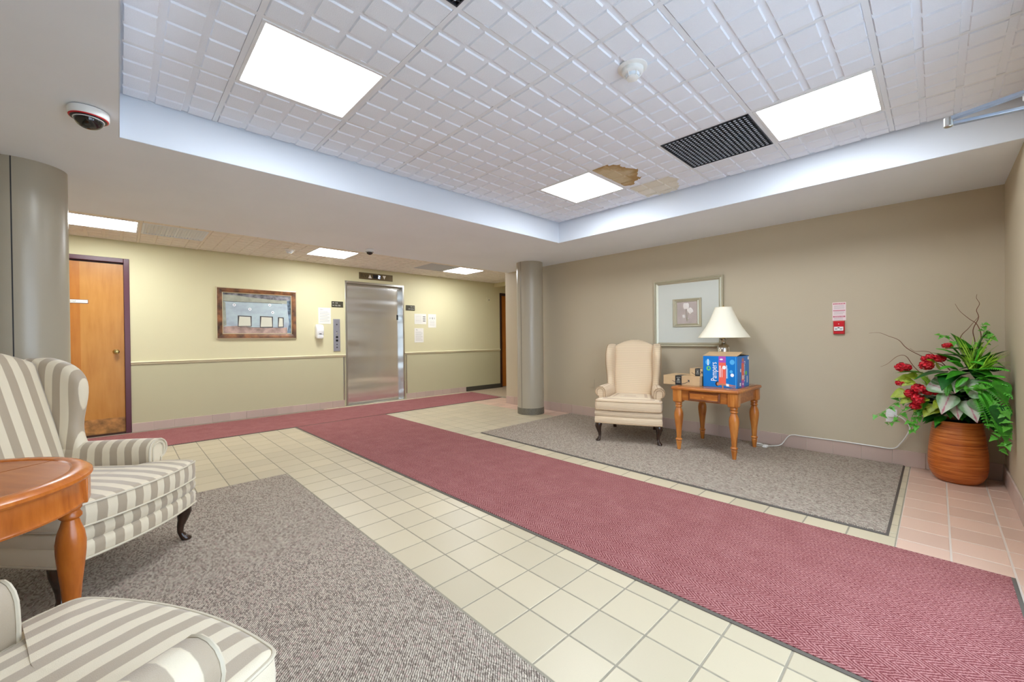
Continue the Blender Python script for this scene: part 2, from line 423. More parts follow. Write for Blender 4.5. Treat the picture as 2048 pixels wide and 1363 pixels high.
structure('wall_corridor', 'taupe', (XT + TH, XR, 5.43 - TH, 5.43, 0, 2.75), label='taupe corridor wall behind the column')
structure('wall_end', 'cream', (XR, XR + TH, 5.2, YE + TH, 0, 2.75), label='cream wall at the corridor end')
structure('wall_left', 'taupe', (XL - TH, XL, YF - TH, 5.0, 0, 2.75), label='taupe wall behind the round table')
structure('wall_left_end', 'cream', (-3.75, -3.6, 4.8, YE + TH, 0, 2.75), label='cream wall at the left hall end')
structure('wall_left_return', 'taupe', (-3.6, XL - TH, 4.85, 5.0, 0, 2.75), label='taupe return wall of the left hall')
# entrance wall: solid pier by the plant, glazed door and windows towards the camera
EN = [(XL, -.07), (1.68, 1.76), (3.05, XT)]
wf = MB()
for a, b in EN: wf.box(a, b, YF - TH, YF, 0, 2.75)
for a, b in ((-.07, 1.68),): wf.box(a, b, YF - TH, YF, 0, .25)
wf.box(-.07, 3.05, YF - TH, YF, 2.40, 2.75)
tag(wf.build('wall_front', 'taupe', smooth=False), 'taupe entrance wall beside the planter', kind='structure')
for k, (a, b) in enumerate(((-.07, 1.68),)):
    w = empty('window_%d' % (k + 1), kind='structure', label='glazed entrance window beside the entry door')
    B('window_frame', 'alu', w, (a, b, YF - .10, YF - .04, .25, .30), (a, b, YF - .10, YF - .04, 2.35, 2.40), (a, a + .05, YF - .10, YF - .04, .3, 2.35), (b - .05, b, YF - .10, YF - .04, .3, 2.35), bevel=.003)
    B('pane', 'glass', w, (a + .05, b - .05, YF - .074, YF - .068, .30, 2.35))
d4 = empty('door_4', kind='structure', label='glazed entry door at the end of the runner')
B('door_frame', 'alu', d4, (1.76, 1.82, YF - .12, YF - .01, 0, 2.4), (2.99, 3.05, YF - .12, YF - .01, 0, 2.4), (1.82, 2.99, YF - .12, YF - .01, 2.3, 2.4), bevel=.003)
B('door_leaf', 'alu', d4, (1.83, 1.92, YF - .09, YF - .04, .01, 2.29), (2.89, 2.98, YF - .09, YF - .04, .01, 2.29), (1.92, 2.89, YF - .09, YF - .04, .01, .22), (1.92, 2.89, YF - .09, YF - .04, 2.19, 2.29), bevel=.003)
B('pane', 'glass', d4, (1.92, 2.89, YF - .068, YF - .062, .22, 2.19))

# --- baseboards: single tiles
def base_run(name, label, axis, fixed, a0, a1, h, out, m='btile', pitch=PY, depth=.012):
    root = empty(name, kind='structure', label=label)
    n = max(1, round((a1 - a0) / pitch)); p = (a1 - a0) / n
    for k in range(n):
        lo, hi = a0 + k * p + .002, a0 + (k + 1) * p - .002
        mb = MB()
        if axis == 'y': mb.box(min(fixed, fixed + out * depth), max(fixed, fixed + out * depth), lo, hi, 0.0, h)
        else: mb.box(lo, hi, min(fixed, fixed + out * depth), max(fixed, fixed + out * depth), 0.0, h)
        mb.build('base_tile', m, root, bevel=.002)
    mb = MB()
    if axis == 'y': mb.box(min(fixed, fixed + out * depth * .7), max(fixed, fixed + out * depth * .7), a0, a1, 0, h - .004)
    else: mb.box(a0, a1, min(fixed, fixed + out * depth * .7), max(fixed, fixed + out * depth * .7), 0, h - .004)
    mb.build('base_grout', 'pgrout', root)
base_run('baseboard_right', 'pink tile skirting under the taupe wall', 'y', XT, YF + .013, 5.43, .138, -1)
base_run('baseboard_front', 'pink tile skirting beside the planter', 'x', YF, 3.06, XT - .0, .138, 1)
base_run('baseboard_back', 'pink tile skirting between wooden door and lift', 'x', YE, DX1 + .002, EX0 - .03, .115, -1)
base_run('baseboard_back_lift', 'pink tile skirting right of the lift', 'x', YE, EX1 + .03, 5.58, .105, -1)
structure('baseboard_corridor', 'darkbase', (5.585, D3X0, YE - .012, YE, 0, .10), label='dark rubber skirting at the corridor mouth', bevel=.002)
# chair rails
def rail(name, a, b, label):
    mb = MB(); pr = [(0, .885), (-.010, .885), (-.014, .893), (-.014, .900), (-.020, .906), (-.024, .914), (-.020, .922), (-.010, .928), (0, .928)]
    mb.loft([[(x, YE + p, z) for p, z in pr] for x in (a, b)]); tag(mb.build(name, 'rail', smooth=False), label, kind='structure')
rail('trim_1', DX1, EX0 - .002, 'cream chair rail between wooden door and lift')
rail('trim_2', EX1 + .002, D3X0 - .002, 'cream chair rail right of the lift')
structure('trim_3', 'steel2', (EX0 - .045, EX0 - .02, YE - .006, YE, .11, .885), label='thin steel guard left of the lift', bevel=.001)
structure('trim_4', 'steel2', (EX1 + .025, EX1 + .05, YE - .006, YE, .11, .885), label='thin steel guard right of the lift', bevel=.001)

# --- ceilings
sf = MB()
for b in ((XL, CX0, YF, 5.36), (CX1, XT, YF, 5.36), (CX0, CX1, CY1, 5.36)): sf.box(b[0], b[1], b[2], b[3], ZS, ZC + .1)
tag(sf.build('ceiling_soffit', 'soffit', smooth=False), 'plain dropped soffit around the coffered ceiling', kind='structure')
fa = MB(); e = .004
fa.box(CX0, CX0 + e, YF, CY1, ZS + .001, ZC); fa.box(CX1 - e, CX1, YF, CY1, ZS + .001, ZC); fa.box(CX0, CX1, CY1 - e, CY1, ZS + .001, ZC)
tag(fa.build('trim_5', 'fascia', smooth=False), 'white fascia of the ceiling recess', kind='structure')
def grid_ceiling(name, label, gx, gy, x0, x1, y0, y1, z, mt, mbar, skip, squares=True, stain=None):
    root = structure(name, mt, (x0, x1, y0, y1, z + .012, z + .08), label=label)
    P = gx[1] - gx[0]; q = P / 4; cache = {}
    bars = MB
    for gxx in gx:
        if x0 < gxx < x1: B('grid_bar', mbar, root, (gxx - .012, gxx + .012, y0, y1, z, z + .012))
    for k, gyy in enumerate(gy):
        if y0 < gyy < y1:
            xs = [x0] + [g for g in gx if x0 < g < x1] + [x1]
            for a, b in zip(xs[:-1], xs[1:]):
                B('grid_bar', mbar, root, (a + .012, b - .012, gyy - .012, gyy + .012, z + .0005, z + .012))
    for i in range(len(gx) - 1):
        for j in range(len(gy) - 1):
            if (i, j) in skip: continue
            a0, a1, b0, b1 = max(gx[i], x0), min(gx[i + 1], x1), max(gy[j], y0), min(gy[j + 1], y1)
            if a1 - a0 < .03 or b1 - b0 < .03: continue
            key = tuple(round(v, 3) for v in (a0 - gx[i], a1 - gx[i], b0 - gy[j], b1 - gy[j]))
            if key not in cache:
                mb = MB(); t0 = .0125
                mb.box(key[0] + t0, key[1] - t0, key[2] + t0, key[3] - t0, .004, .0115)
                for u in range(4):
                    for v in range(4):
                        c0, c1 = max(u * q + .014, key[0] + t0), min((u + 1) * q - .014, key[1] - t0)
                        d0, d1 = max(v * q + .014, key[2] + t0), min((v + 1) * q - .014, key[3] - t0)
                        if c1 - c0 < .02 or d1 - d0 < .02: continue
                        s_ = .004; zz = -.0045
                        mb.add([(c0, d0, .004), (c1, d0, .004), (c1, d1, .004), (c0, d1, .004), (c0 + s_, d0 + s_, zz), (c1 - s_, d0 + s_, zz), (c1 - s_, d1 - s_, zz), (c0 + s_, d1 - s_, zz)],
                               [(4, 7, 6, 5), (0, 4, 5, 1), (1, 5, 6, 2), (2, 6, 7, 3), (3, 7, 4, 0)])
                cache[key] = mb.mesh('ceiling_tile', mt, smooth=False)
            me = cache[key]
            if stain and (i, j) in stain:
                me = me.copy(); me.materials[0] = M[stain[(i, j)]]
            o = link('ceiling_tile', me, root); o.location = (gx[i], gy[j], z)
    return root
GP = .616
gx = [-.153 + GP * k for k in range(8)]           # -.153 .463 1.079 1.695 2.311 2.927 3.543 4.159
gy = [-.405 + GP * k for k in range(7)]           # -.405 .211 .827 1.443 2.059 2.675 3.291
# water stain on two tiles beside the light
def stained(name, cx, cy, rx, ry, c1, c2):
    t = NT(name); tc = t.n('ShaderNodeTexCoord'); sp = t.n('ShaderNodeSeparateXYZ'); t.l(tc.outputs['Object'], sp.inputs[0])
    ns = t.noise(t.coord(), 9, 4); w = t.math('MULTIPLY', t.math('SUBTRACT', ns, .5), .9)
    dx = t.math('DIVIDE', t.math('SUBTRACT', sp.outputs[0], cx), rx); dy = t.math('DIVIDE', t.math('SUBTRACT', sp.outputs[1], cy), ry)
    d = t.math('ADD', t.math('SQRT', t.math('ADD', t.math('MULTIPLY', dx, dx), t.math('MULTIPLY', dy, dy))), w)
    t.color(t.ramp(d, [(.0, c1), (.6, c1), (.88, c2), (.98, c2), (1.0, (240, 243, 250))])); return t.set(.95)
M['stain'] = stained('water_stained_tile', .26, .60, .30, .26, (208, 190, 154), (178, 144, 92))
M['stain2'] = stained('faintly_stained_tile', .10, .42, .35, .22, (232, 226, 210), (230, 224, 208))
LIGHTS = {(1, 4), (5, 4), (5, 1)}; VENTS = {(5, 2), (1, 2)}
grid_ceiling('ceiling', 'coffered ceiling of embossed square tiles', gx, gy, CX0 + .004, CX1 - .004, YF, CY1 - .004, ZC, 'ctile', 'tbar', LIGHTS | VENTS, stain={(5, 3): 'stain', (6, 3): 'stain2'})
hx = [.19 + .616 * k for k in range(-6, 14)]
hy = [5.41 + .62 * k for k in range(-1, 5)]
HL = {(5, 2), (9, 2), (13, 2), (1, 2)}; HV = {(6, 2), (12, 2)}
grid_ceiling('ceiling_hall', 'tiled hall ceiling above the lift', hx, hy, -3.6, XR, 5.36, YE, ZH, 'hctile', 'hctile', HL | HV)
structure('ceiling_beam', 'cream', (6.45, 6.6, 5.43, YE, 2.40, ZH + .02), label='cream beam over the corridor mouth')

# --- columns
def column(c, label, seam):
    root = empty('column', (c[0], c[1], 0), 0, label, kind='structure'); r = .207
    mb = MB(); n = 72; rings = []
    for z in (.10, ZS):
        ring = []
        for i in range(n):
            a = 2 * math.pi * i / n
            rr = r
            ring.append((rr * math.cos(a), rr * math.sin(a), z))
        rings.append(ring)
    mb.loft(rings); mb.build('shaft', 'col', root, ang=50)
    for a in seam: MB().box(r - .01, r + .0006, -.003, .003, .10, ZS, Matrix.Rotation(a, 4, 'Z')).build('seam', 'dark', root)
    MB().lathe([(r + .003, 0.0), (r + .003, .098), (r - .002, .10)], 64).build('granite_band', 'granite', root)
column((4.68, 4.45), 'smooth taupe round column right of the lift', [R(-178)])
column((-.455, 4.235), 'seamed taupe round column behind the striped armchair', [R(-97), R(60)])

# --- left wooden door
d1 = empty('door_1', kind='structure', label='maple janitorial door in a maroon frame')
B('door_frame', 'maroon', d1, (DX1 - .055, DX1, YE - .012, YE + .10, 0, 2.262), (DX0, DX0 + .055, YE - .012, YE + .10, 0, 2.262), (DX0 + .055, DX1 - .055, YE - .012, YE + .10, 2.207, 2.262), bevel=.004)
B('door_stop', 'brown', d1, (DX1 - .068, DX1 - .055, YE + .055, YE + .1, 0, 2.207), (DX0 + .055, DX0 + .068, YE + .055, YE + .1, 0, 2.207), (DX0 + .068, DX1 - .068, YE + .055, YE + .1, 2.19, 2.207))
B('door_leaf', 'door', d1, (-.345, DX1 - .058, YE + .045, YE + .09, .21, 2.19))
B('door_leaf', 'doordark', d1, (DX0 + .058, -.345, YE + .045, YE + .09, .21, 2.19))
B('kick_band', 'kick', d1, (DX0 + .058, DX1 - .058, YE + .0445, YE + .09, .018, .21))
B('threshold', 'brown', d1, (DX0 + .055, DX1 - .055, YE, YE + .1, 0, .016))
kn = MB().lathe([(.033, 0), (.033, .006), (.016, .012), (.012, .03), (.027, .04), (.030, .054), (.024, .066), (.010, .070)], 24, mtx=Matrix.Translation((-.03, YE + .045, 1.06)) @ Matrix.Rotation(R(90), 4, 'X'))
kn.build('door_knob', 'brass', d1)
sg = B('sign_plate', 'paper', d1, (-.62, -.277, YE + .038, YE + .045, 1.672, 1.712), bevel=.001)
MB().text('Janitorial', .034, -.44, 1.692, lambda a, b: (a, YE + .0372, b)).build('lettering', 'ink', sg, smooth=False)
B('sign_border', 'maroon', d1, (-.624, -.273, YE + .0405, YE + .0455, 1.668, 1.716))
# --- far orange door
d3 = empty('door_3', kind='structure', label='orange wooden door at the corridor mouth')
B('door_frame', 'brown', d3, (D3X0, D3X0 + .06, YE - .012, YE + .10, 0, 2.274), (D3X1 - .06, D3X1, YE - .012, YE + .10, 0, 2.274), (D3X0 + .06, D3X1 - .06, YE - .012, YE + .1, 2.214, 2.274), bevel=.003)
B('door_leaf', 'dooro', d3, (D3X0 + .062, D3X1 - .062, YE + .03, YE + .075, .012, 2.212))
MB().lathe([(.03, 0), (.014, .01), (.012, .03), (.027, .04), (.028, .055), (.012, .068)], 20, mtx=Matrix.Translation((D3X0 + .24, YE + .03, .90)) @ Matrix.Rotation(R(90), 4, 'X')).build('door_knob', 'brass', d3)
# --- lift
d2 = empty('door_2', kind='structure', label='brushed steel lift doors with floor indicator above')
fw = .032
B('jamb', 'steel2', d2, (EX0, EX0 + fw, YE - .012, YE + .14, 0, EZ), bevel=.003)
B('jamb', 'steel2', d2, (EX1 - fw, EX1, YE - .012, YE + .14, 0, EZ), bevel=.003)
B('header', 'steel2', d2, (EX0 + fw, EX1 - fw, YE - .012, YE + .14, EZ - .04, EZ), bevel=.003)
B('track', 'steel2', d2, (EX0 + fw, EX1 - fw, YE + .075, YE + .14, EZ - .075, EZ - .04), bevel=.004)
def panel(x0, x1, y0, y1, z0, z1):
    mb = MB(); n, m_ = 10, 30
    mb.add([(x0 + (x1 - x0) * i / n, y0, z0 + (z1 - z0) * j / m_) for j in range(m_ + 1) for i in range(n + 1)],
           [(j * (n + 1) + i, j * (n + 1) + i + 1, (j + 1) * (n + 1) + i + 1, (j + 1) * (n + 1) + i) for j in range(m_) for i in range(n)])
    mb.box(x0, x1, y0 + .0005, y1, z0, z1); return mb
panel(EX0 + fw, 3.885, YE + .080, YE + .105, .014, EZ - .075).build('lift_door', 'steel', d2)
lp = panel(3.887, EX1 - fw, YE + .098, YE + .125, .014, EZ - .075).build('lift_door', 'steel', d2)
B('floor_plate', 'dark', lp, (3.955, 3.988, YE + .094, YE + .098, 1.565, 1.665), bevel=.001)
B('sill', 'steel2', d2, (EX0 + fw, EX1 - fw, YE - .01, YE + .14, 0, .012), bevel=.002)

# ------------------------------------------------------------------ ceiling fixtures
def ceil_light(x0, y0, w, z, label, group, m='lit'):
    o = empty('ceiling_light', (x0 + w / 2, y0 + w / 2, z), 0, label, 'light', group); h = w / 2 - .0125
    i = h - .018
    B('frame', 'white', o, (-h, h, -h, -i, -.003, .02), (-h, h, i, h, -.003, .02), (-h, -i, -i, i, -.003, .02), (i, h, -i, i, -.003, .02), bevel=.002)
    B('diffuser', m, o, (-i, i, -i, i, .003, .009))
    return o
names = {(1, 4): 'square lit ceiling panel nearest the dome camera', (5, 4): 'lit ceiling panel beside the brown water stain', (5, 1): 'lit ceiling panel beside the dark grille'}
for (i, j), lb in names.items(): ceil_light(gx[i], gy[j], GP, ZC, lb, 'lit panels of the coffered ceiling')
for (i, j), lb in {(5, 2): 'hall ceiling panel above the janitorial door', (9, 2): 'hall ceiling panel left of the lift indicator', (13, 2): 'hall ceiling panel right of the lift', (1, 2): 'hall ceiling panel farthest left'}.items():
    ceil_light(hx[i], hy[j], GP, ZH, lb, 'lit panels of the hall ceiling', 'lith')
def eggcrate(x0, y0, label):
    w = GP; o = empty('ceiling_vent', (x0 + w / 2, y0 + w / 2, ZC), 0, label, 'vent', 'dark ceiling grilles'); h = w / 2 - .0125
    B('backing', 'black', o, (-h, h, -h, h, .010, .013))
    B('rim', 'grille', o, (-h, h, -h, -h + .006, -.004, .016), (-h, h, h - .006, h, -.004, .016), (-h, -h + .006, -h, h, -.004, .016), (h - .006, h, -h, h, -.004, .016))
    n = 20; a = MB(); b = MB()
    for k in range(1, n):
        p = -h + 2 * h * k / n
        a.box(p - .0022, p + .0022, -h, h, -.003, .003); b.box(-h, h, p - .0022, p + .0022, -.0029, .0029)
    tag(a.build('slats', 'grille', o, smooth=False), kind='stuff'); tag(b.build('cross_slats', 'grille', o, smooth=False), kind='stuff')
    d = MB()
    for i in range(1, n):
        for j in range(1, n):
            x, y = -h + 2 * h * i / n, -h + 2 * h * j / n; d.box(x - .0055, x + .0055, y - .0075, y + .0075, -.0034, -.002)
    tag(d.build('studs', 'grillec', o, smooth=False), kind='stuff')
eggcrate(gx[5], gy[2], 'dark egg-crate grille between the two right lit panels')
eggcrate(gx[1], gy[2], 'dark egg-crate grille cut off by the top of the picture')
def louver(i, j, label, m):
    x0, y0 = hx[i], hy[j]; o = empty('hall_vent', (x0 + GP / 2, y0 + GP / 2, ZH), 0, label, 'vent'); h = GP / 2 - .0125
    B('rim', m, o, (-h, h, -h, -h + .02, -.004, .012), (-h, h, h - .02, h, -.004, .012), (-h, -h + .02, -h + .02, h - .02, -.004, .012), (h - .02, h, -h + .02, h - .02, -.004, .012), bevel=.002)
    B('backing', m, o, (-h + .02, h - .02, -h + .02, h - .02, .009, .0115))
    n = 20
    for k in range(n):
        p = -h + .03 + (2 * h - .06) * k / (n - 1)
        mb = MB(); mb.box(-.010, .010, -h + .021, h - .021, -.0012, .0012, Matrix.Translation((p, 0, .002)) @ Matrix.Rotation(R(35), 4, 'Y')); mb.build('slat', m, o, smooth=False)
louver(6, 2, 'pale louvred grille beside the janitorial door light', 'grillew')
M['greyv'] = plain('grey_vent', (196, 198, 198), .6)
louver(12, 2, 'grey grille beside the light right of the lift', 'greyv')

def smoke(loc, label, s=1.0):
    o = empty('smoke_detector', loc, 0, label, 'detector', rx=math.pi)
    MB().lathe([(.088 * s, 0), (.088 * s, .006 * s), (.080 * s, .012 * s), (.066 * s, .014 * s)], 40).build('base_plate', 'plastic', o)
    MB().lathe([(.066 * s, .014 * s), (.064 * s, .034 * s), (.056 * s, .042 * s), (.050 * s, .044 * s)], 40).build('housing', 'plastic', o)
    MB().lathe([(.042 * s, .044 * s), (.040 * s, .060 * s)], 32).build('chamber', 'grillew', o)
    for k in range(6):
        a = k * math.pi / 3; mb = MB()
        mb.tube([(.050 * s * math.cos(a), .050 * s * math.sin(a), .043 * s), (.045 * s * math.cos(a), .045 * s * math.sin(a), .062 * s), (.030 * s * math.cos(a), .030 * s * math.sin(a), .068 * s)], .003 * s, 6); mb.build('rib', 'plastic', o)
    MB().lathe([(.036 * s, .060 * s), (.036 * s, .068 * s), (.026 * s, .074 * s), (.008 * s, .075 * s)], 32).build('cap', 'plastic', o)
smoke((1.98, 1.115, ZC - .003), 'white smoke detector on the coffered ceiling', .86)
smoke((1.78, 6.45, ZH - .003), 'small smoke detector on the hall ceiling', .8)

def dome_camera(loc, label, ring, s=1.0):
    o = empty('security_camera', loc, 0, label, 'camera', rx=math.pi)
    MB().lathe([(.060 * s, 0), (.060 * s, .003 * s)], 40).build('gasket', 'black', o)
    MB().lathe([(.0655 * s, .003 * s), (.067 * s, .008 * s), (.067 * s, .032 * s), (.064 * s, .036 * s)], 48).build('housing', 'plastic', o)
    MB().lathe([(.0645 * s, .0355 * s), (.063 * s, .0385 * s), (.059 * s, .0395 * s)], 48).build('trim_ring', ring, o)
    MB().lathe([(.059 * s, .036 * s), (.059 * s, .0405 * s), (.050 * s, .0425 * s)], 48).build('collar', 'black', o)
    prof = [(.048 * s * math.cos(t_), .042 * s + .040 * s * math.sin(t_)) for t_ in [k * math.pi / 20 for k in range(10)]] + [(.002, .082 * s)]
    MB().lathe([(.051 * s, .0415 * s), (.051 * s, .0445 * s), (.047 * s, .045 * s)], 40).build('dome_ring', 'plastic', o)
    MB().lathe(prof, 36).build('dome', 'dome', o)
dome_camera((-.098, 2.985, ZS), 'white dome camera with red ring on the soffit', 'red', 1.15)
dome_camera((2.376, 5.14, ZS), 'small dome camera on the soffit before the lift', 'plastic', .85)

# door closer over the entry door
o = empty('door_closer', (2.84, YF, 2.2), 0, 'grey door closer with folded arm at right edge', 'door closer')
B('bracket', 'plastic', o, (-.13, .12, .002, .085, -.02, .075), bevel=.006)
MB().lathe([(.016, 0), (.016, .045)], 20, (-.02, .098, -.02)).build('spindle', 'steel2', o)
B('mount', 'plastic', o, (-.05, .01, .085, .115, -.012, .03), bevel=.003)
def bar(p, q, w, h):
    p, q = Vector(p), Vector(q); d = (q - p).normalized(); sdv = d.cross(Vector((0, 0, 1))).normalized() * w / 2; u = Vector((0, 0, h / 2))
    return MB().loft([[tuple(x + sdv - u), tuple(x - sdv - u), tuple(x - sdv + u), tuple(x + sdv + u)] for x in (p, q)])
EL = (.045, .335, -.003)
bar((-.03, .10, .012), (EL[0], EL[1] - .01, .010), .028, .016).build('arm', 'alu', o, bevel=.002)
bar((.085, .08, -.018), (EL[0] + .004, EL[1], -.014), .026, .014).build('arm', 'alu', o, bevel=.002)
MB().lathe([(.014, -.024), (.017, -.021), (.017, .018), (.012, .022)], 20, EL).build('elbow_joint', 'steel2', o)
B('shoe', 'alu', o, (.06, .115, .0, .10, -.03, -.012), bevel=.003)

# ------------------------------------------------------------------ carpets
def quad_rug(name, pts, z0, z1, m, edge, label, cat, bw=.028):
    o = empty(name, (0, 0, 0), 0, label, cat)
    c = [Vector((x, y)) for x, y in pts]; n = 4; ins = []
    for i in range(n):
        p, q, r_ = c[i - 1], c[i], c[(i + 1) % n]
        d1_, d2_ = (q - p).normalized(), (r_ - q).normalized(); n1, n2 = Vector((-d1_.y, d1_.x)), Vector((-d2_.y, d2_.x))
        ins.append(q + (n1 + n2) * bw)
    MB().loft([[(p.x, p.y, z0) for p in c], [(p.x, p.y, z0 + .003) for p in c], [(p.x, p.y, z1 - .003) for p in [ (a * .75 + b * .25) for a, b in zip(ins, c)]]], (1, 1)).build('edge_binding', edge, o, smooth=False)
    MB().loft([[(p.x, p.y, z0 + .001) for p in ins], [(p.x, p.y, z1) for p in ins]], (0, 1)).build('pile', m, o, smooth=False)
    return o
quad_rug('runner_carpet', [(1.813, -.262), (3.088, -.262), (3.010, 6.02), (1.705, 6.02)], .0005, .009, 'runner', 'runedge', 'burgundy herringbone runner leading to the entrance', 'runner', .016)
quad_rug('runner_carpet', [(-2.6, 6.024), (5.50, 6.024), (5.585, 7.10), (-2.6, 7.24)], .0005, .009, 'runner', 'runedge', 'burgundy runner lying across in front of the lift', 'runner', .012)
quad_rug('floor_mat', [(3.232, .196), (5.045, .196), (5.045, 3.955), (3.240, 3.955)], .0005, .012, 'mat', 'matedge', 'grey carpet mat under the cream armchair', 'mat', .012)
quad_rug('floor_mat', [(XL + .02, -.2), (1.049, -.2), (1.049, 3.966), (XL + .02, 3.966)], .0005, .012, 'mat', 'matedge', 'grey carpet mat under the striped armchairs', 'mat', .006)
MZ = .012

# ------------------------------------------------------------------ wing armchairs
def outline_offset(P, d):
    n = len(P); out = []
    for i in range(n):
        a, b, c = Vector(P[i - 1]), Vector(P[i]), Vector(P[(i + 1) % n])
        e1, e2 = b - a, c - b
        n1 = Vector((-e1.y, e1.x)).normalized() if e1.length > 1e-9 else Vector((0, 0)); n2 = Vector((-e2.y, e2.x)).normalized() if e2.length > 1e-9 else n1
        nn = n1 + n2
        if nn.length < 1e-6: nn = n1
        nn.normalize(); k = 1 / max(.5, nn.dot(n1)); out.append(tuple(b + nn * d * k))
    return out
def roundpoly(P, rads, seg=5):
    out = []
    n = len(P)
    for i in range(n):
        a, b, c = Vector(P[i - 1]), Vector(P[i]), Vector(P[(i + 1) % n]); r = rads[i]
        if r <= 0: out.append(tuple(b)); continue
        u, w = (a - b).normalized(), (c - b).normalized(); p, q = b + u * r, b + w * r
        for k in range(seg + 1):
            t_ = k / seg; out.append(tuple(p * (1 - t_) ** 2 + b * 2 * t_ * (1 - t_) + q * t_ ** 2))
    return out
def front_bow(hw, n, x0, bow): return [(x0 + bow * (1 - (v / hw) ** 2), v) for v in [-hw + 2 * hw * k / n for k in range(n + 1)]]
def make_wing_chair(loc, ang, label, mu, mv, mseat, pipe, bow, au=-.18):
    o = empty('wing_armchair', (loc[0], loc[1], MZ), ang, label, 'armchair', 'wing armchairs of the lobby')
    # rail (counter-clockwise seen from above)
    rl = front_bow(.357, 12, 0, bow) + [(-.03, .36), (-.45, .335), (-.80, .285), (-.84, .24), (-.84, -.24), (-.80, -.285), (-.45, -.335), (-.03, -.36)]
    rings = [[(x, y, z) for x, y in outline_offset(rl, d)] for d, z in ((.012, .208), (.002, .216), (0, .225), (-.002, .25), (0, .275), (.010, .287), (0, .299), (-.002, .325), (.004, .346), (.014, .352))]
    ro = MB().loft(rings).build('seat_rail', mv, o, ang=60)
    MB().tube([(x + .002, y, .214) for x, y in rl], .0055, 6, True).build('piping', pipe, ro)
    # T cushion
    fr = front_bow(.352, 14, .012, bow)
    cu = fr[:1] + fr[1:-1] + fr[-1:] + [(au / 2, .356), (au + .016, .350), (au - .001, .262), (-.62, .222), (-.65, .18), (-.65, -.18), (-.62, -.222), (au - .001, -.262), (au + .016, -.350), (au / 2, -.356)]
    rd = [.03] + [0] * (len(fr) - 2) + [.03] + [0, .02, .02, .02, .02, .02, .02, .02, .02, 0]
    cu = roundpoly(cu, rd, 4)
    rings = [[(x, y, z) for x, y in outline_offset(cu, d)] for d, z in ((.02, .352), (.004, .357), (0, .366), (-.003, .39), (-.005, .412), (-.003, .436), (0, .455), (.005, .463), (.022, .470))]
    so = MB().loft(rings)
    # crowned top
    top = rings[-1]; cx = sum(p[0] for p in top) / len(top); k1 = [(cx + (x - cx) * .72, y * .72, .482) for x, y, z in top]; k2 = [(cx + (x - cx) * .3, y * .3, .488) for x, y, z in top]
    so.loft([top, k1, k2], (0, 1)); co = so.build('seat_cushion', mseat, o, ang=60)
    for z in (.458, .362): MB().tube([(x, y, z) for x, y in outline_offset(cu, -.001)], .005, 6, True).build('piping', pipe, co)
    # back
    uf = lambda z: -.635 - .34 * (z - .52)
    n = 12; A = [(-.215, .36), (.215, .36)] + [(.236, .7), (.245, 1.03)] + [(.245 * math.cos(math.pi * k / n) if 0 else .245 - .49 * k / n, 1.055 + .08 * math.sin(math.pi * k / n)) for k in range(n + 1)] + [(-.245, 1.03), (-.236, .7)]
    AZ = .74; shr_ = lambda k: [(y * k, AZ + (z - AZ) * (1 - (1 - k) * .55)) for y, z in A]
    rings = [[(uf(z) - t_, y, z) for y, z in Q_] for Q_, t_ in ((shr_(.35), -.030), (shr_(.65), -.025), (shr_(.85), -.015), (shr_(.95), -.003), (shr_(.988), .012), (A, .03), (A, .085), (shr_(.97), .10))]
    MB().loft(rings).build('backrest', mv, o, ang=60)
    # wings
    for s in (-1, 1):
        prof = [(.50, -.50), (.56, -.555), (.62, -.592), (.69, -.608), (.76, -.603), (.84, -.588), (.91, -.583), (.96, -.595), (1.0, -.622), (1.035, -.665), (1.06, -.72), (1.072, -.77)]
        rings = []
        for z, u in prof:
            ub = uf(z) - .095; fl = .030 * min(1, max(0, (z - .5) / .3)); top = max(0, (z - 1.0) / .072)
            vo, vi = .292 - .006 * top, .225 + .004 * top
            half = []
            L = u - ub
            # outer side front -> rear, then inner side rear -> front
            pts = [(u - .004, vi + fl + .055), (u - .0, vi + fl + .035), (u - .012, vi + fl + .004), (u - .05, vi + fl * .6), (u - L * .55, vi), (ub, vi), (ub, vo), (u - L * .55, vo + fl * .45), (u - .06, vo + fl * .9), (u - .018, vo + fl + .004)]
            rings.append([(a, b * s, z) for a, b in pts])
        cxy = [sum(p[0] for p in rings[-1]) / 10, sum(p[1] for p in rings[-1]) / 10]
        rings.append([(cxy[0] + (p[0] - cxy[0]) * .7, cxy[1] + (p[1] - cxy[1]) * .6, 1.083) for p in rings[-1]])
        w = MB().loft(rings).build('wing', mu, o, ang=75, sub=1)
        edge = [((r_[9][0] + r_[8][0]) / 2 - .004, r_[9][1] + .003 * s, r_[9][2]) for r_ in rings[:-1]]
        MB().tube(edge, .0045, 6).build('piping', pipe, w)
        # arm: rolled outwards, lofted along the depth
        rings = []
        for u, k, dv in ((au, .94, .0), (au - .007, 1.0, .0), (-.34, 1.0, -.012), (-.48, .95, -.03), (-.60, .9, -.045), (-.70, .85, -.06)):
            cz, cv, rr = .540, .325 + dv, .060 * k
            ring = [(.268 + dv, .34), (.268 + dv, .44), (.266 + dv, .50)]
            for q in range(0, 11):
                a = math.pi * 1.02 - q * math.pi * 1.28 / 10
                ring.append((cv + rr * math.cos(a), cz + rr * math.sin(a)))
            ring += [(.342 + dv, .485), (.340 + dv, .42), (.342 + dv, .34)]
            rings.append([(u, y * s, z) for y, z in ring])
        ar = MB().loft(rings).build('armrest', mu, o, ang=55)
        f0 = rings[0]; MB().tube([(au + .003, p[1], p[2]) for p in f0], .005, 6).build('piping', pipe, ar)
        inner = [(au + .0035, s * (.325 + .036 * math.cos(a)), .540 + .036 * math.sin(a)) for a in [math.pi * 1.0 - q * math.pi / 8 for q in range(9)]]
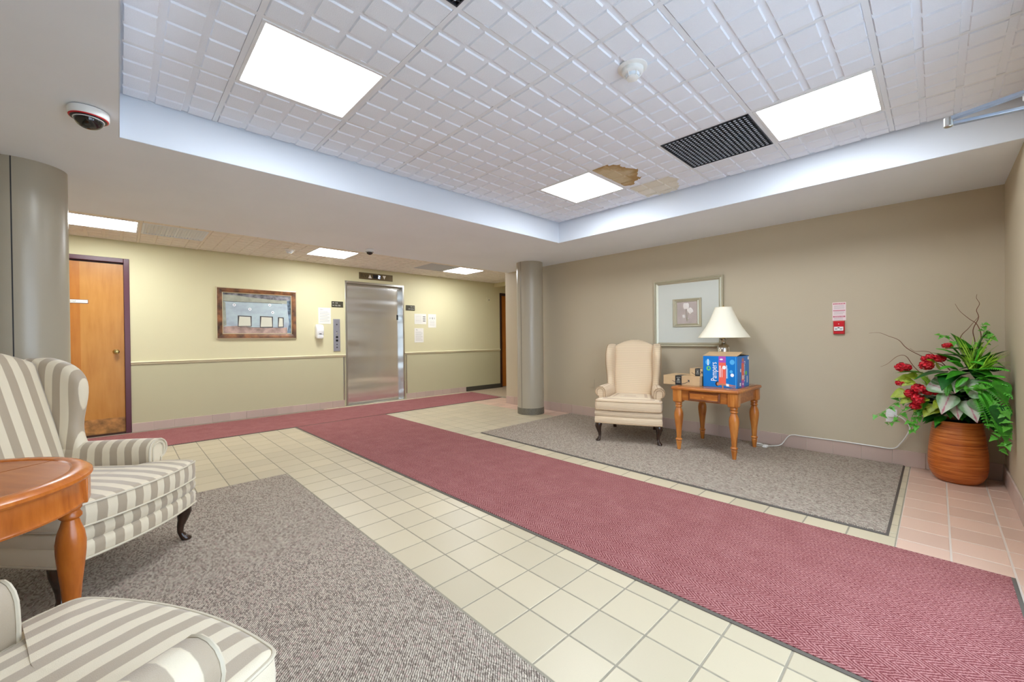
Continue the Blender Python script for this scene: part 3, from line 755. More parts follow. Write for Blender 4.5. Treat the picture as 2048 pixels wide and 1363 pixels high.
        MB().tube([(au + .0035, s * .289, .36)] + inner + [(au + .0035, s * .358, .50)], .004, 6).build('piping', pipe, ar)
        # cabriole front leg and raked rear leg
        d = Vector((.75, .66 * s))
        rings = []
        for z, off, r_ in ((.222, -.005, .036), (.20, .004, .040), (.165, .012, .036), (.125, .006, .026), (.085, -.006, .018), (.05, -.008, .0145), (.028, .004, .019), (.014, .016, .026), (.004, .020, .026), (0, .020, .022)):
            cxx, cyy = -.052 + d.x * off, s * .318 + d.y * off
            rings.append([(cxx + r_ * math.cos(2 * math.pi * i / 14), cyy + r_ * math.sin(2 * math.pi * i / 14), z) for i in range(14)])
        MB().loft(rings).build('leg', 'legd', o, ang=60)
        rings = []
        for z, off, r_ in ((.22, 0, .024), (.10, -.02, .021), (0, -.06, .019)):
            cxx, cyy = -.76 + off, s * .245
            rings.append([(cxx - r_, cyy - r_, z), (cxx + r_, cyy - r_, z), (cxx + r_, cyy + r_, z), (cxx - r_, cyy + r_, z)])
        MB().loft(rings).build('leg', 'legd', o, bevel=.003)
    # outside back panel
    MB().loft([[(uf(z) - .100 - k, y, z) for y in (-.29, .29)] + [(uf(z) - .115 - k, .28, z), (uf(z) - .115 - k, -.28, z)] for z, k in ((.30, -.02), (.7, 0), (1.03, 0), (1.06, -.008))]).build('outside_back', mv, o)
    return o
make_wing_chair((4.006, 2.350), R(-155.8), 'plain cream ribbed wing armchair by the end table', 'rib_z', 'rib_z', 'rib_z', 'pipe_c', .02)
make_wing_chair((.065, 2.824), R(-45), 'striped satin wing armchair beyond the round table', 'str_u', 'str_v', 'str_v', 'pipe_s', .06, -.195)
NA = math.atan2(.486, .874)
make_wing_chair((.069, 1.340), NA, 'striped satin wing armchair cut off by the bottom corner', 'str_u', 'str_v', 'str_v', 'pipe_s', .05, -.14)

# ------------------------------------------------------------------ end table
LEG = [(.030, .495), (.034, .485), (.034, .470), (.027, .462), (.034, .452), (.034, .444), (.025, .436), (.030, .42), (.040, .395), (.045, .365), (.044, .335), (.039, .29), (.031, .23), (.0255, .17), (.023, .13), (.022, .118), (.030, .112), (.033, .104), (.030, .097), (.022, .092), (.027, .085), (.027, .078), (.023, .05), (.019, .02), (.017, .0)]
TX0, TX1, TY0, TY1, TZ = 4.13, 4.86, 1.27, 1.92, .665
tcx, tcy = (TX0 + TX1) / 2, (TY0 + TY1) / 2; hx_, hy_ = (TX1 - TX0) / 2, (TY1 - TY0) / 2
et = empty('end_table', (tcx, tcy, MZ), 0, 'honey wood end table with drawer under the boxes', 'table')
tz = TZ - MZ
op = roundpoly([(-hx_, -hy_), (hx_, -hy_), (hx_, hy_), (-hx_, hy_)], [.02] * 4, 4)
MB().loft([[(x, y, z) for x, y in outline_offset(op, d)] for d, z in ((.014, tz - .034), (.004, tz - .030), (0, tz - .022), (0, tz - .010), (.006, tz - .003), (.012, tz))]).build('table_top', 'honeyx', et, ang=50)
B('top_panel', 'topbrown', et, (-hx_ + .05, hx_ - .05, -hy_ + .05, hy_ - .05, tz - .002, tz + .0015), bevel=.002)
az0, az1 = .50, tz - .033
B('apron', 'honeyx', et, (-hx_ + .035, -hx_ + .055, -hy_ + .09, hy_ - .09, az0 + .015, az1), bevel=.002)
B('apron', 'honeyx', et, (hx_ - .055, hx_ - .035, -hy_ + .09, hy_ - .09, az0 + .015, az1), bevel=.002)
B('apron', 'honeyx', et, (-hx_ + .09, hx_ - .09, -hy_ + .035, -hy_ + .055, az0 + .015, az1), bevel=.002)
B('apron', 'honeyx', et, (-hx_ + .09, hx_ - .09, hy_ - .055, hy_ - .035, az0 + .015, az1), bevel=.002)
dr = MB().loft([[(x, y, z) for y, z in ((-.15 + i_, az0 + .022 + i_), (.15 - i_, az0 + .022 + i_), (.15 - i_, az1 - .008 - i_), (-.15 + i_, az1 - .008 - i_))] for x, i_ in ((-hx_ + .034, 0), (-hx_ + .022, 0), (-hx_ + .016, .008), (-hx_ + .018, .014))], (1, 1)).build('drawer', 'glaze', et, smooth=False)
B('drawer_front', 'honeyx', dr, (-hx_ + .0155, -hx_ + .018, -.132, .132, az0 + .04, az1 - .026))
MB().lathe([(.006, 0), (.006, .008), (.012, .014), (.013, .020), (.008, .026), (.002, .027)], 16, mtx=Matrix.Translation((-hx_ + .0155, 0, (az0 + az1) / 2 + .005)) @ Matrix.Rotation(R(-90), 4, 'Y')).build('knob', 'honey', dr)
for sx in (-1, 1):
    for sy in (-1, 1):
        cx, cy = sx * .308, sy * .265
        MB().loft([[(cx + sx * 0 + x * k, cy + y * k, z) for x, y in roundpoly([(-.046, -.046), (.046, -.046), (.046, .046), (-.046, .046)], [.014] * 4, 3)] for z, k in ((.492, .80), (.500, .97), (.51, 1), (az1, 1))]).build('corner_post', 'honey', et, ang=50)
        MB().lathe(LEG, 24, (cx, cy, 0)).build('leg', 'honey', et, ang=40)

# ------------------------------------------------------------------ round table beside the camera
rt = empty('round_table', (-.483, 2.232, MZ), 0, 'round orange-brown table between the striped armchairs', 'table')
r0 = .406; zt = .72 - MZ
MB().lathe([(r0 - .06, zt - .006), (r0 - .055, zt - .002), (r0 - .045, zt - .0005), (r0 - .025, zt - .001), (r0 - .012, zt - .006), (r0 - .002, zt - .014), (r0, zt - .024), (r0 - .006, zt - .032), (r0 - .018, zt - .036)], 96, cap=(0, 0)).build('rim', 'orange', rt, ang=30)
c_ = MB(); rr = r0 - .058
for s in (-1, 1):
    seg = [(rr * math.cos(a), rr * math.sin(a)) for a in [math.asin(.004 / rr) + (math.pi - 2 * math.asin(.004 / rr)) * k / 40 for k in range(41)]]
    pts = [(x, y * s) for x, y in seg]
    ob = MB().prism(pts if s > 0 else pts[::-1], zt - .02, zt - .006); p_ = ob.build('top_panel', 'orangetop', rt, smooth=False); p_.rotation_euler = (0, 0, R(35))
MB().lathe([(.10, zt - .022), (r0 - .056, zt - .022), (r0 - .056, zt - .012)], 64, cap=(1, 0)).build('core', 'glaze', rt)
MB().lathe([(r0 - .040, zt - .125), (r0 - .018, zt - .125), (r0 - .016, zt - .118), (r0 - .020, zt - .110), (r0 - .022, zt - .04), (r0 - .02, zt - .034), (r0 - .05, zt - .034)], 96, cap=(0, 0)).build('apron', 'orange', rt, ang=40)
a0 = R(-3)
for k in range(4):
    a = a0 + k * math.pi / 2; cx, cy = (r0 - .06) * math.cos(a), (r0 - .06) * math.sin(a)
    MB().lathe([(r * .92, z * 1.19) for r, z in LEG], 28, (cx, cy, 0)).build('leg', 'orange', rt, ang=40)
    mtx = Matrix.Rotation(a, 4, 'Z')
    MB().box(r0 - .085, r0 - .010, -.045, .045, zt - .128, zt - .036, mtx).build('corner_block', 'orange', rt, bevel=.004)

# ------------------------------------------------------------------ lamp and boxes on the end table
lamp = empty('table_lamp', (4.785, 1.620, TZ + .0015), 0, 'nickel table lamp with cream bell shade', 'lamp')
MB().lathe([(.072, 0), (.072, .012), (.06, .02), (.045, .03), (.03, .045), (.028, .07), (.045, .11), (.064, .17), (.068, .24), (.068, .33), (.066, .375), (.060, .400), (.046, .418), (.028, .432), (.020, .442), (.020, .454), (.028, .468), (.043, .481), (.046, .487), (.020, .487)], 40).build('lamp_base', 'chrome', lamp)
MB().lathe([(.012, .48), (.012, .56)], 16).build('socket', 'brass', lamp)
prof = [(.252, .500), (.248, .512), (.218, .555), (.178, .615), (.146, .675), (.118, .74), (.098, .79), (.086, .822), (.083, .828)]
sh = MB(); n = 64
def shr(r, i): return r * (1 + .012 * abs(math.cos(4 * 2 * math.pi * i / n)) )
sh.loft([[(shr(r, i) * math.cos(2 * math.pi * i / n), shr(r, i) * math.sin(2 * math.pi * i / n), z) for i in range(n)] for r, z in prof + [(r - .003, z) for r, z in prof[::-1]]], (0, 0))
so = sh.build('lamp_shade', 'shade', lamp, ang=60)
MB().tube([(shr(.252, i) * math.cos(2 * math.pi * i / n), shr(.252, i) * math.sin(2 * math.pi * i / n), .500) for i in range(n)], .004, 6, True).build('trim', 'shade', so)
MB().tube([(shr(.083, i) * math.cos(2 * math.pi * i / n), shr(.083, i) * math.sin(2 * math.pi * i / n), .828) for i in range(n)], .003, 6, True).build('trim', 'shade', so)
MB().tube([(-.08, 0, .80), (0, 0, .80), (.08, 0, .80)], .002, 6).tube([(0, 0, .56), (.03, 0, .66), (0, 0, .81)], .002, 6).tube([(0, 0, .56), (-.03, 0, .66), (0, 0, .81)], .002, 6).build('harp', 'brass', lamp)
MB().lathe([(.006, .80), (.010, .83), (.006, .845), (.002, .85)], 12).build('finial', 'brass', lamp)

tz0 = TZ + .0015
# blue carton
bx0, bx1, by0, by1, bh = 4.335, 4.695, 1.345, 1.668, .312
bc = empty('diaper_carton', (bx0, by1, tz0), 0, 'blue printed diaper carton in front of the lamp', 'box')
W, D = by1 - by0, bx1 - bx0
MB().box(0, D, -W, 0, 0, bh).build('carton', 'blue', bc, bevel=.003)
for nm, ang, hinge in (('flap', 12, 0), ('flap', 5, 1)):
    mb = MB()
    mb.box(0, D * .48, -W * .5, W * .5, -.0015, .0015, Matrix.Translation((0 if hinge == 0 else D, -W / 2, bh + .003)) @ Matrix.Rotation(R(-ang if hinge == 0 else 180 + ang), 4, 'Y'))
    mb.build('flap', 'card', bc)
F1 = lambda k: (lambda a, b: (-.0004 * k, -a * W, b * bh))            # front face, a 0..1 to the right, b 0..1 up
F2 = lambda k: (lambda a, b: (a * D, -W - .0004 * k, b * bh))         # right side face
def pr_(nm, m, fn): mb = MB(); fn(mb); return mb.build(nm, m, bc, smooth=False)
pr_('print_band', 'coral', lambda q: q.rect(.47, .68, .12, .80, F1(2)))
pr_('print_band', 'purple', lambda q: q.rect(.47, .68, .80, 1.0, F1(2)))
mb = MB()
vs, fs = text_geo('Pampers', .1)
ln = max(v.x for v in vs) - min(v.x for v in vs)
mb.add([(-.0012, -(.335 - p.y * 2.5) * W, (.50 + p.x / ln * .60) * bh) for p in vs], fs)
mb.build('lettering', 'wht', bc, smooth=False)
mb = MB(); mb.add([((.60 - v.y * 1.6) * D, -W - .0012, (.50 - v.x / ln * .66) * bh) for v in [Vector((p.x, -p.y, 0)) for p in vs]], fs); mb.build('lettering', 'wht', bc, smooth=False)
pr_('print_band', 'coral', lambda q: q.rect(.34, .56, .22, .78, F2(2)))
pr_('print_band', 'purple', lambda q: q.rect(.34, .56, .0, .22, F2(2)))
pr_('print_band', 'purple', lambda q: q.rect(.36, .56, .78, .92, F2(2)))
mb = MB(); mb.disc(.17, .60, .065, F1(3), 20, .075); mb.disc(.72, .44, .08, F2(3), 20, .07); mb.build('leaf_mark', 'green', bc, smooth=False)
mb = MB(); mb.disc(.175, .605, .03, F1(4), 16, .038); mb.build('leaf_mark', 'blue', bc, smooth=False)
pr_('badge', 'blue2', lambda q: q.disc(.15, .80, .075, F1(3), 20, .09))
pr_('badge', 'blue2', lambda q: q.disc(.86, .82, .07, F1(3), 20, .08))
mb = MB(); mb.disc(.83, .52, .045, F1(3), 16, .05); mb.rect(.72, .745, .30, .62, F1(3)); mb.rect(.95, .965, .02, .98, F1(3)); mb.build('print_strip', 'blue2', bc, smooth=False)
mb = MB(); mb.disc(.86, .41, .05, F1(4), 16, .055); mb.disc(.63, .645, .055, F1(4), 16, .06); mb.rect(.14, .17, .70, .90, F1(4)); mb.rect(.695, .715, .30, .72, F1(4)); mb.disc(.55, .90, .05, F1(4), 16, .025); mb.rect(.50, .525, .33, .70, F1(4)); mb.rect(.56, .575, .33, .62, F1(4))
mb.disc(.26, .55, .04, F2(4), 16, .06); mb.rect(.40, .50, .25, .38, F2(4)); mb.disc(.45, .10, .04, F2(4), 12, .04); mb.rect(.86, .98, .87, .97, F2(4)); mb.rect(.18, .28, .06, .16, F2(4)); mb.rect(.78, .84, .12, .34, F2(4)); mb.build('print_marks', 'wht', bc, smooth=False)
mb = MB(); mb.disc(.43, .115, .06, F1(3), 18, .075); mb.build('baby_print', 'hair', bc, smooth=False)
mb = MB(); mb.disc(.455, .11, .045, F1(4), 18, .055); mb.poly([(.49, .13), (.68, .125), (.68, .07), (.49, .075)], F1(4)); mb.poly([(.76, .12), (.97, .085), (.97, .06), (.76, .08)], F1(4)); mb.poly([(.76, .07), (.95, .03), (.95, .01), (.76, .045)], F1(4)); mb.poly([(.56, .08), (.60, .08), (.61, .0), (.575, .0)], F1(4)); mb.disc(.45, .88, .06, F2(3), 16, .07); mb.build('baby_print', 'skin', bc, smooth=False)
mb = MB(); mb.poly([(.68, .135), (.76, .125), (.77, .05), (.69, .05)], F1(5)); mb.build('baby_print', 'wht', bc, smooth=False)
# cartons of cardboard
def ship(loc, wy_, dx, h, label, tape_a, arrow):
    o = empty('shipping_box', loc, 0, label, 'box', 'cardboard boxes on the end table')
    MB().box(0, dx, -wy_, 0, 0, h).build('carton', 'card', o, bevel=.002)
    mb = MB(); a0, a1 = tape_a
    mb.poly([(a0, 0), (a1, 0), (a1, 1), (a0, 1)], lambda a, b: (-.0008, -a * wy_, b * h)); mb.poly([(a0, 0), (a1, 0), (a1, .45), (a0, .45)], lambda a, b: (b * dx, -a * wy_, h + .0008)); tp = mb.build('tape', 'tape', o, smooth=False)
    mb = MB(); am = (a0 + a1) / 2; w_ = (a1 - a0)
    for b in (.25, .4, .78): mb.rect(am - w_ * .3, am + w_ * .3, b, b + .07, lambda a, b: (-.0014, -a * wy_, b * h))
    mb.disc(am, .60, w_ * .22, lambda a, b: (-.0014, -a * wy_, b * h), 14, .1); mb.build('tape_print', 'tapein', tp, smooth=False)
    mb = MB()
    pts = [(-.0012, -(arrow[0] + (arrow[1] - arrow[0]) * t_) * wy_, (.42 - .30 * math.sin(math.pi * t_)) * h + .0) for t_ in [k / 12 for k in range(13)]]
    for p, q in zip(pts[:-1], pts[1:]): mb.add([p, q, (q[0], q[1], q[2] + .005), (p[0], p[1], p[2] + .005)], [(0, 1, 2, 3)])
    e_ = pts[-1]; mb.add([(e_[0], e_[1] + .016, e_[2] + .018), (e_[0], e_[1] - .006, e_[2] + .018), (e_[0], e_[1] - .004, e_[2] - .010)], [(0, 1, 2)])
    mb.build('smile_arrow', 'inkd', o, smooth=False)
    return o
ship((4.285, 2.07, tz0), .385, .30, .098, 'flat cardboard shipping box overhanging the end table', (.34, .52), (.26, .72))
ship((4.345, 1.81, tz0 + .099), .135, .20, .078, 'small cardboard box lying on the flat shipping box', (.42, .80), (.15, .95))

# ------------------------------------------------------------------ things on the lift wall (local x right, -y to the room)
def wall_thing(name, label, cat, wall, a, z, group=None):
    if wall == 'back': return empty(name, (a, YE, z), 0, label, cat, group)
    return empty(name, (XT, a, z), R(-90), label, cat, group)
def fr(k): return lambda a, b: (a, -k, b)
def frame_ring(mb, w, h, wi, hi, prof):
    "mitred moulding: prof = (t 0 outside .. 1 inside, protrusion)"
    rings = []
    for t_, y in prof:
        ww, hh = w + (wi - w) * t_, h + (hi - h) * t_
        rings.append([(-ww / 2, -y, -hh / 2), (ww / 2, -y, -hh / 2), (ww / 2, -y, hh / 2), (-ww / 2, -y, hh / 2)])
    return mb.loft(rings, (0, 0))
# abstract picture
o = wall_thing('framed_picture', 'abstract landscape in distressed brown frame left of the lift', 'picture', 'back', 1.562, 1.597)
frame_ring(MB(), 1.08, .766, 1.056, .742, [(0, 0), (0, .028), (1, .032)]).build('frame_edge', 'frameedge', o, smooth=False)
frame_ring(MB(), 1.056, .742, .93, .62, [(0, .030), (.1, .036), (.6, .030), (1, .020)]).build('frame', 'frame1', o, smooth=False)
frame_ring(MB(), .932, .622, .910, .600, [(0, .022), (.5, .025), (1, .014)]).build('frame_lip', 'frameedge', o, smooth=False)
cv = B('canvas', 'canvas', o, (-.456, .456, -.014, -.001, -.301, .301))
def art(nm, m, fn): q = MB(); fn(q); q.build(nm, m, cv, smooth=False)
art('paint_band', 'cv_dark', lambda q: q.poly([(-.455, .30), (.455, .30), (.455, .235), (.30, .225), (.10, .235), (-.10, .25), (-.30, .272), (-.455, .275)], fr(.0145)))
art('paint_band', 'cv_ol', lambda q: q.poly([(-.455, .275), (-.30, .272), (-.10, .25), (.10, .235), (.30, .225), (.42, .23), (.40, .175), (-.10, .18), (-.455, .17)], fr(.0147)))
art('paint_band', 'cv_pink', lambda q: q.poly([(-.455, -.20), (-.25, -.185), (-.10, -.205), (.10, -.215), (.40, -.205), (.40, -.30), (-.455, -.30)], fr(.0145)))
art('paint_band', 'cv_teal', lambda q: q.poly([(.455, .235), (.40, .225), (.415, .0), (.43, -.12), (.40, -.29), (.455, -.30)], fr(.0149)))
art('paint_band', 'cv_ol', lambda q: q.poly([(-.455, .17), (-.425, .16), (-.415, -.18), (-.455, -.20)], fr(.0149)))
art('paint_line', 'cv_line', lambda q: (q.rect(-.455, .33, .172, .178, fr(.0151)), q.rect(-.25, .35, -.212, -.207, fr(.0151))))
for x0, x1, z0, z1 in ((-.265, -.105, -.19, -.045), (.025, .185, -.20, -.045), (.275, .34, -.195, -.055)):
    art('paint_line', 'cv_line', lambda q: q.poly([(x0 - .010, z0 - .010), (x1 + .010, z0 - .006), (x1 + .012, z1 + .010), (x0 - .008, z1 + .014)], fr(.0153)))
    art('paint_block', 'cv_box', lambda q: q.poly([(x0, z0), (x1, z0 + .004), (x1 - .004, z1 - .004), (x0 + .012, z1)], fr(.0156)))
for x, z in ((-.315, .125), (-.115, .07), (.155, .145), (.195, .03)):
    art('paint_dot', 'wht', lambda q: q.disc(x, z, .021, fr(.0154), 14))
    art('paint_dot', 'cv_line', lambda q: q.disc(x, z, .007, fr(.0157), 10))
# floor indicator
o = wall_thing('floor_indicator', 'bronze floor indicator reading ELV1 and 2 above the lift', 'indicator', 'back', 3.494, 2.356)
B('plate', 'bronze', o, (-.33, .33, -.016, 0, -.06, .06), bevel=.003)
MB().text('ELV1', .088, -.232, 0, fr(.0165), sx=.78).build('lettering', 'tape', o, smooth=False)
MB().poly([(-.16, -.036), (-.092, -.036), (-.126, .034)], fr(.0165)).build('up_arrow', 'paper', o, smooth=False)
MB().poly([(.122, .034), (.190, .034), (.156, -.036)], fr(.0165)).build('down_arrow', 'paper', o, smooth=False)
dsp = B('display', 'black', o, (-.068, .085, -.018, -.015, -.036, .036))
mb = MB(); x0, w_, hh = .035, .036, .028; tt = .008
for r_ in ((x0, x0 + w_, hh - tt, hh), (x0, x0 + w_, -tt / 2, tt / 2), (x0, x0 + w_, -hh, -hh + tt), (x0 + w_ - tt, x0 + w_, 0, hh), (x0, x0 + tt, -hh, 0)): mb.rect(*r_, fr(.0185))
mb.build('digit', 'led', dsp, smooth=False)
# direction signs
for a, z, w_, rows, lb in ((2.77, 1.808, .20, ('<- 110', '<- 102-108'), 'dark direction sign left of the lift'), (4.206, 1.808, .20, ('112 ->', '114-120 ->'), 'dark direction sign right of the lift')):
    o = wall_thing('direction_sign', lb, 'sign', 'back', a, z, 'direction signs beside the lift')
    B('plate', 'olive', o, (-w_ / 2, w_ / 2, -.008, 0, -.052, .052), bevel=.002)
    mb = MB(); sgn = -1 if a < 3 else 1
    for k, tx in enumerate(rows):
        zz = .022 - .044 * k; num = tx.replace('<-', '').replace('->', '').strip(); wd = .048 if k == 0 else .095
        cx = sgn * -.03 if k == 0 else sgn * -.012
        mb.text(num, .030, sgn * (.0 if k else .02) - sgn * .0, zz, fr(.0085), sx=1.0)
        ax = sgn * .078
        mb.rect(min(ax, ax - sgn * .022), max(ax, ax - sgn * .022), zz - .002, zz + .002, fr(.0085)); mb.poly([(ax + sgn * .008, zz), (ax - sgn * .006, zz + .008), (ax - sgn * .006, zz - .008)], fr(.0085))
    mb.build('lettering', 'paper', o, smooth=False)
# notices
def notice(a, z, w_, h_, lb, style):
    o = wall_thing('notice', lb, 'notice', 'back', a, z, 'paper notices around the lift')
    B('sheet', 'paper', o, (-w_ / 2, w_ / 2, -.004, 0, -h_ / 2, h_ / 2), bevel=.001)
    mb = MB(); f = fr(.0046)
    if style == 0:
        mb.text('Elm', .034, -w_ * .22, h_ * .38, f)
        for k in range(9): mb.rect(-w_ * .38, w_ * (.38 if k % 3 else .25), h_ * (.24 - .075 * k), h_ * (.24 - .075 * k) + .0035, f)
    elif style == 1:
        for k in range(6): mb.rect(-w_ * .42, w_ * .1, h_ * (.36 - .13 * k), h_ * (.36 - .13 * k) + .003, f)
        for k in range(3): mb.rect(w_ * .2, w_ * .42, h_ * (.16 - .2 * k), h_ * (.16 - .2 * k) + .024, f)
    else:
        for x in (-.3, -.05, .05, .25): mb.rect(w_ * x, w_ * x + .012, h_ * .12, h_ * .26, f)
        for k in range(4): mb.rect(-w_ * .32, w_ * .32, h_ * (-.02 - .1 * k), h_ * (-.02 - .1 * k) + .003, f)
    mb.build('print', 'ink', o, smooth=False)
notice(2.552, 1.60, .209, .278, 'white notice above the soap dispenser', 0)
notice(4.434, 1.592, .278, .21, 'wide white notice right of the lift', 1)
notice(4.712, 1.56, .193, .28, 'narrow white notice farthest right of the lift', 2)
notice(4.397, 1.26, .212, .29, 'tall white notice hanging lowest right of the lift', 0)
# dispenser
o = wall_thing('soap_dispenser', 'white hand sanitiser dispenser left of the lift', 'dispenser', 'back', 2.452, 1.208)
hw = .062
MB().loft([[(x, -y, z) for x, y in roundpoly([(-w_, 0), (w_, 0), (w_, d), (-w_, d)], [.004, .004, .03, .03], 5)] for z, w_, d in ((.03, hw - .004, .055), (.05, hw, .075), (.14, hw, .095), (.20, hw, .088), (.232, hw - .006, .066), (.240, hw - .02, .04))]).build('housing', 'plastic', o, ang=50)
MB().loft([[(x, -y, z) for x, y in roundpoly([(-w_, .01), (w_, .01), (w_, d), (-w_, d)], [.004, .004, .035, .035], 5)] for z, w_, d in ((-.002, .040, .06), (.006, .05, .10), (.04, .052, .108), (.05, .048, .10))]).build('push_bar', 'plastic', o, ang=50)
B('window', 'dark', o, (-.018, .018, -.094, -.07, .075, .088), bevel=.002)
# call panel
o = wall_thing('call_panel', 'tall steel lift call panel with round buttons', 'button panel', 'back', 2.751, 1.268)
B('plate', 'steelb', o, (-.058, .058, -.014, 0, -.282, .282), bevel=.003)
def knobby(nm, m, z, r_, d=.006): MB().lathe([(r_, 0), (r_, d * .7), (r_ * .8, d), (.001, d)], 20, mtx=Matrix.Translation((0, -.014, z)) @ Matrix.Rotation(R(90), 4, 'X')).build(nm, m, o)
knobby('key_switch', 'dark', .185, .012); knobby('call_button', 'steel2', .028, .018); knobby('call_button', 'black', -.035, .020); knobby('call_button', 'black', -.095, .020)
MB().poly([(-.014, -.172), (.014, -.172), (0, -.148)], fr(.0145)).poly([(-.016, -.226), (.016, -.226), (0, -.196)], fr(.0145)).disc(0, .062, .008, fr(.0145)).build('engraving', 'inkd', o, smooth=False)
# small sensor near corridor
o = wall_thing('wall_sensor', 'tiny cream key switch beside the orange door', 'switch', 'back', 6.26, 2.085)
B('plate', 'rail', o, (-.055, .055, -.014, 0, -.055, .055), bevel=.004)
MB().lathe([(.012, 0), (.012, .006), (.002, .007)], 12, mtx=Matrix.Translation((.01, -.014, .0)) @ Matrix.Rotation(R(90), 4, 'X')).build('keyhole', 'dark', o)

# ------------------------------------------------------------------ things on the taupe wall (local x = towards the entrance)
o = wall_thing('framed_picture', 'tulip picture in champagne frame above the armchair', 'picture', 'right', 2.134, 1.474)
frame_ring(MB(), .846, .836, .742, .738, [(0, 0), (0, .030), (.08, .036), (.30, .034), (.42, .024), (.62, .028), (.9, .016), (1, .012)]).build('frame', 'frame2', o, smooth=False)
B('mat_board', 'matboard', o, (-.374, .374, -.012, -.001, -.372, .372))
q = frame_ring(MB(), .352, .348, .242, .266, [(0, .010), (0, .024), (.12, .030), (.4, .028), (.55, .020), (.8, .026), (1, .014)]); q.build('inner_frame', 'frame2', o, smooth=False)
ip = B('inner_panel', 'mauve', o, (-.122, .122, -.0145, -.011, -.134, .134))
def blob(cx, cz, r_, ry, rot):
    mb = MB(); mt_ = Matrix.Translation((cx, -.015, cz)) @ Matrix.Rotation(rot, 4, 'Y')
    for k in (-1, 0, 1):
        rings = [[(k * r_ * .5 + r_ * .5 * s_ * math.cos(2 * math.pi * i / 12), -.010 * (1 - s_ * s_) - .001 - .002 * (k == 0), ry * s_ * math.sin(2 * math.pi * i / 12)) for i in range(12)] for s_ in (1, .8, .5, .15)]
        mb.loft(rings, (0, 1), mt_)
    return mb
blob(-.010, .082, .038, .040, 0).build('tulip', 'tulip', ip); blob(.040, .022, .034, .036, R(-35)).build('tulip', 'tulip', ip); blob(-.040, -.045, .018, .024, R(-10)).build('tulip', 'tulip', ip); blob(.018, -.075, .008, .010, 0).build('tulip', 'tulip', ip)
MB().tube([(-.01, -.016, .045), (-.012, -.016, .0), (.0, -.016, -.11)], .003, 6).tube([(.02, -.016, .0), (.008, -.016, -.04), (.0, -.016, -.11)], .0025, 6).build('tulip_stem', 'stem', ip)
# fire alarm
o = wall_thing('fire_alarm', 'red fire alarm pull station below its notice', 'fire alarm', 'right', .657, 1.252)
mb = MB(); mb.loft([[(-.044 + i_, -y, -.064 + i_), (.044 - i_, -y, -.064 + i_), (.044 - i_, -y, .064 - i_), (-.044 + i_, -y, .064 - i_)] for y, i_ in ((0, 0), (.02, 0), (.030, .005))]); mb.build('housing', 'red', o, smooth=False)
B('handle', 'plastic', o, (-.036, .036, -.042, -.030, -.032, .008), bevel=.003)
MB().poly([(-.010, -.006), (.010, -.006), (.004, .002), (-.004, .002)], fr(.0425)).rect(-.028, -.010, -.018, -.012, fr(.0425)).rect(.010, .028, -.018, -.012, fr(.0425)).build('handle_print', 'inkd', o, smooth=False)
MB().lathe([(.004, 0), (.003, .003)], 10, mtx=Matrix.Translation((0, -.03, .035)) @ Matrix.Rotation(R(90), 4, 'X')).build('screw', 'plastic', o)
o = wall_thing('fire_notice', 'pink and white fire instruction notice above the red alarm', 'notice', 'right', .657, 1.410)
B('sheet', 'palepink', o, (-.052, .052, -.003, 0, -.088, .088))
mb = MB(); f = fr(.0036)
mb.rect(-.047, .047, .068, .080, f); mb.rect(-.047, .047, .004, .012, f); mb.rect(-.047, .047, -.058, -.044, f); mb.build('print', 'pinkink', o, smooth=False)
mb = MB(); mb.text('IN CASE OF FIRE', .0105, 0, .074, fr(.004)); mb.text('BUREAU FIRE', .012, 0, -.051, fr(.004)); mb.build('print', 'palepink', o, smooth=False)
mb = MB()
for z in (.054, .044, .034, .024, -.006, -.016, -.028, -.068, -.077): mb.rect(-.040, .040 if z > -.02 else .03, z, z + .002, f)
mb.build('print', 'ink', o, smooth=False)
# outlets
o = wall_thing('wall_outlet', 'taupe painted outlet plate left of the cream armchair', 'outlet', 'right', 3.552, .495)
B('plate', 'taupe', o, (-.037, .037, -.006, 0, -.06, .06), bevel=.002)
for z in (.024, -.024):
    MB().lathe([(.017, 0), (.017, .002)], 18, mtx=Matrix.Translation((0, -.006, z)) @ Matrix.Rotation(R(90), 4, 'X')).build('socket', 'taupe', o)
o = wall_thing('wall_outlet', 'white outlet with plug under the ivy', 'outlet', 'right', .285, .44)
B('plate', 'plastic', o, (-.037, .037, -.006, 0, -.058, .058), bevel=.002)
for z in (.022, -.022):
    MB().lathe([(.017, 0), (.017, .002)], 18, mtx=Matrix.Translation((0, -.006, z)) @ Matrix.Rotation(R(90), 4, 'X')).build('socket', 'plastic', o)
# white power cord along the skirting
o = empty('power_cord', (0, 0, 0), 0, 'white extension cord running along the taupe skirting', 'cord')
def smooth_path(P, n=6):
    P = [Vector(p) for p in P]; out = []
    for i in range(len(P) - 1):
        p0, p1, p2, p3 = P[max(i - 1, 0)], P[i], P[i + 1], P[min(i + 2, len(P) - 1)]
        for k in range(n):
            t_ = k / n; out.append(.5 * ((2 * p1) + (-p0 + p2) * t_ + (2 * p0 - 5 * p1 + 4 * p2 - p3) * t_ ** 2 + (-p0 + 3 * p1 - 3 * p2 + p3) * t_ ** 3))
    return out + [P[-1]]
MB().tube(smooth_path([(4.86, 1.26, .022), (4.95, 1.20, .018), (5.02, 1.14, .03), (5.048, 1.08, .12), (5.052, 1.03, .145), (5.052, .95, .143), (5.052, .65, .145), (5.052, .40, .142), (5.052, .275, .144), (5.045, .225, .20), (5.035, .18, .29), (5.03, .165, .36), (5.03, .20, .42), (5.035, .25, .45), (5.042, .275, .45)]), .0055, 8).build('cable', 'cord', o)
MB().tube(smooth_path([(4.86, 1.26, .022), (4.88, 1.34, .018), (4.95, 1.38, .02), (4.98, 1.33, .018), (4.93, 1.28, .02), (4.92, 1.36, .025)]), .0045, 8).build('cable', 'cord', o)
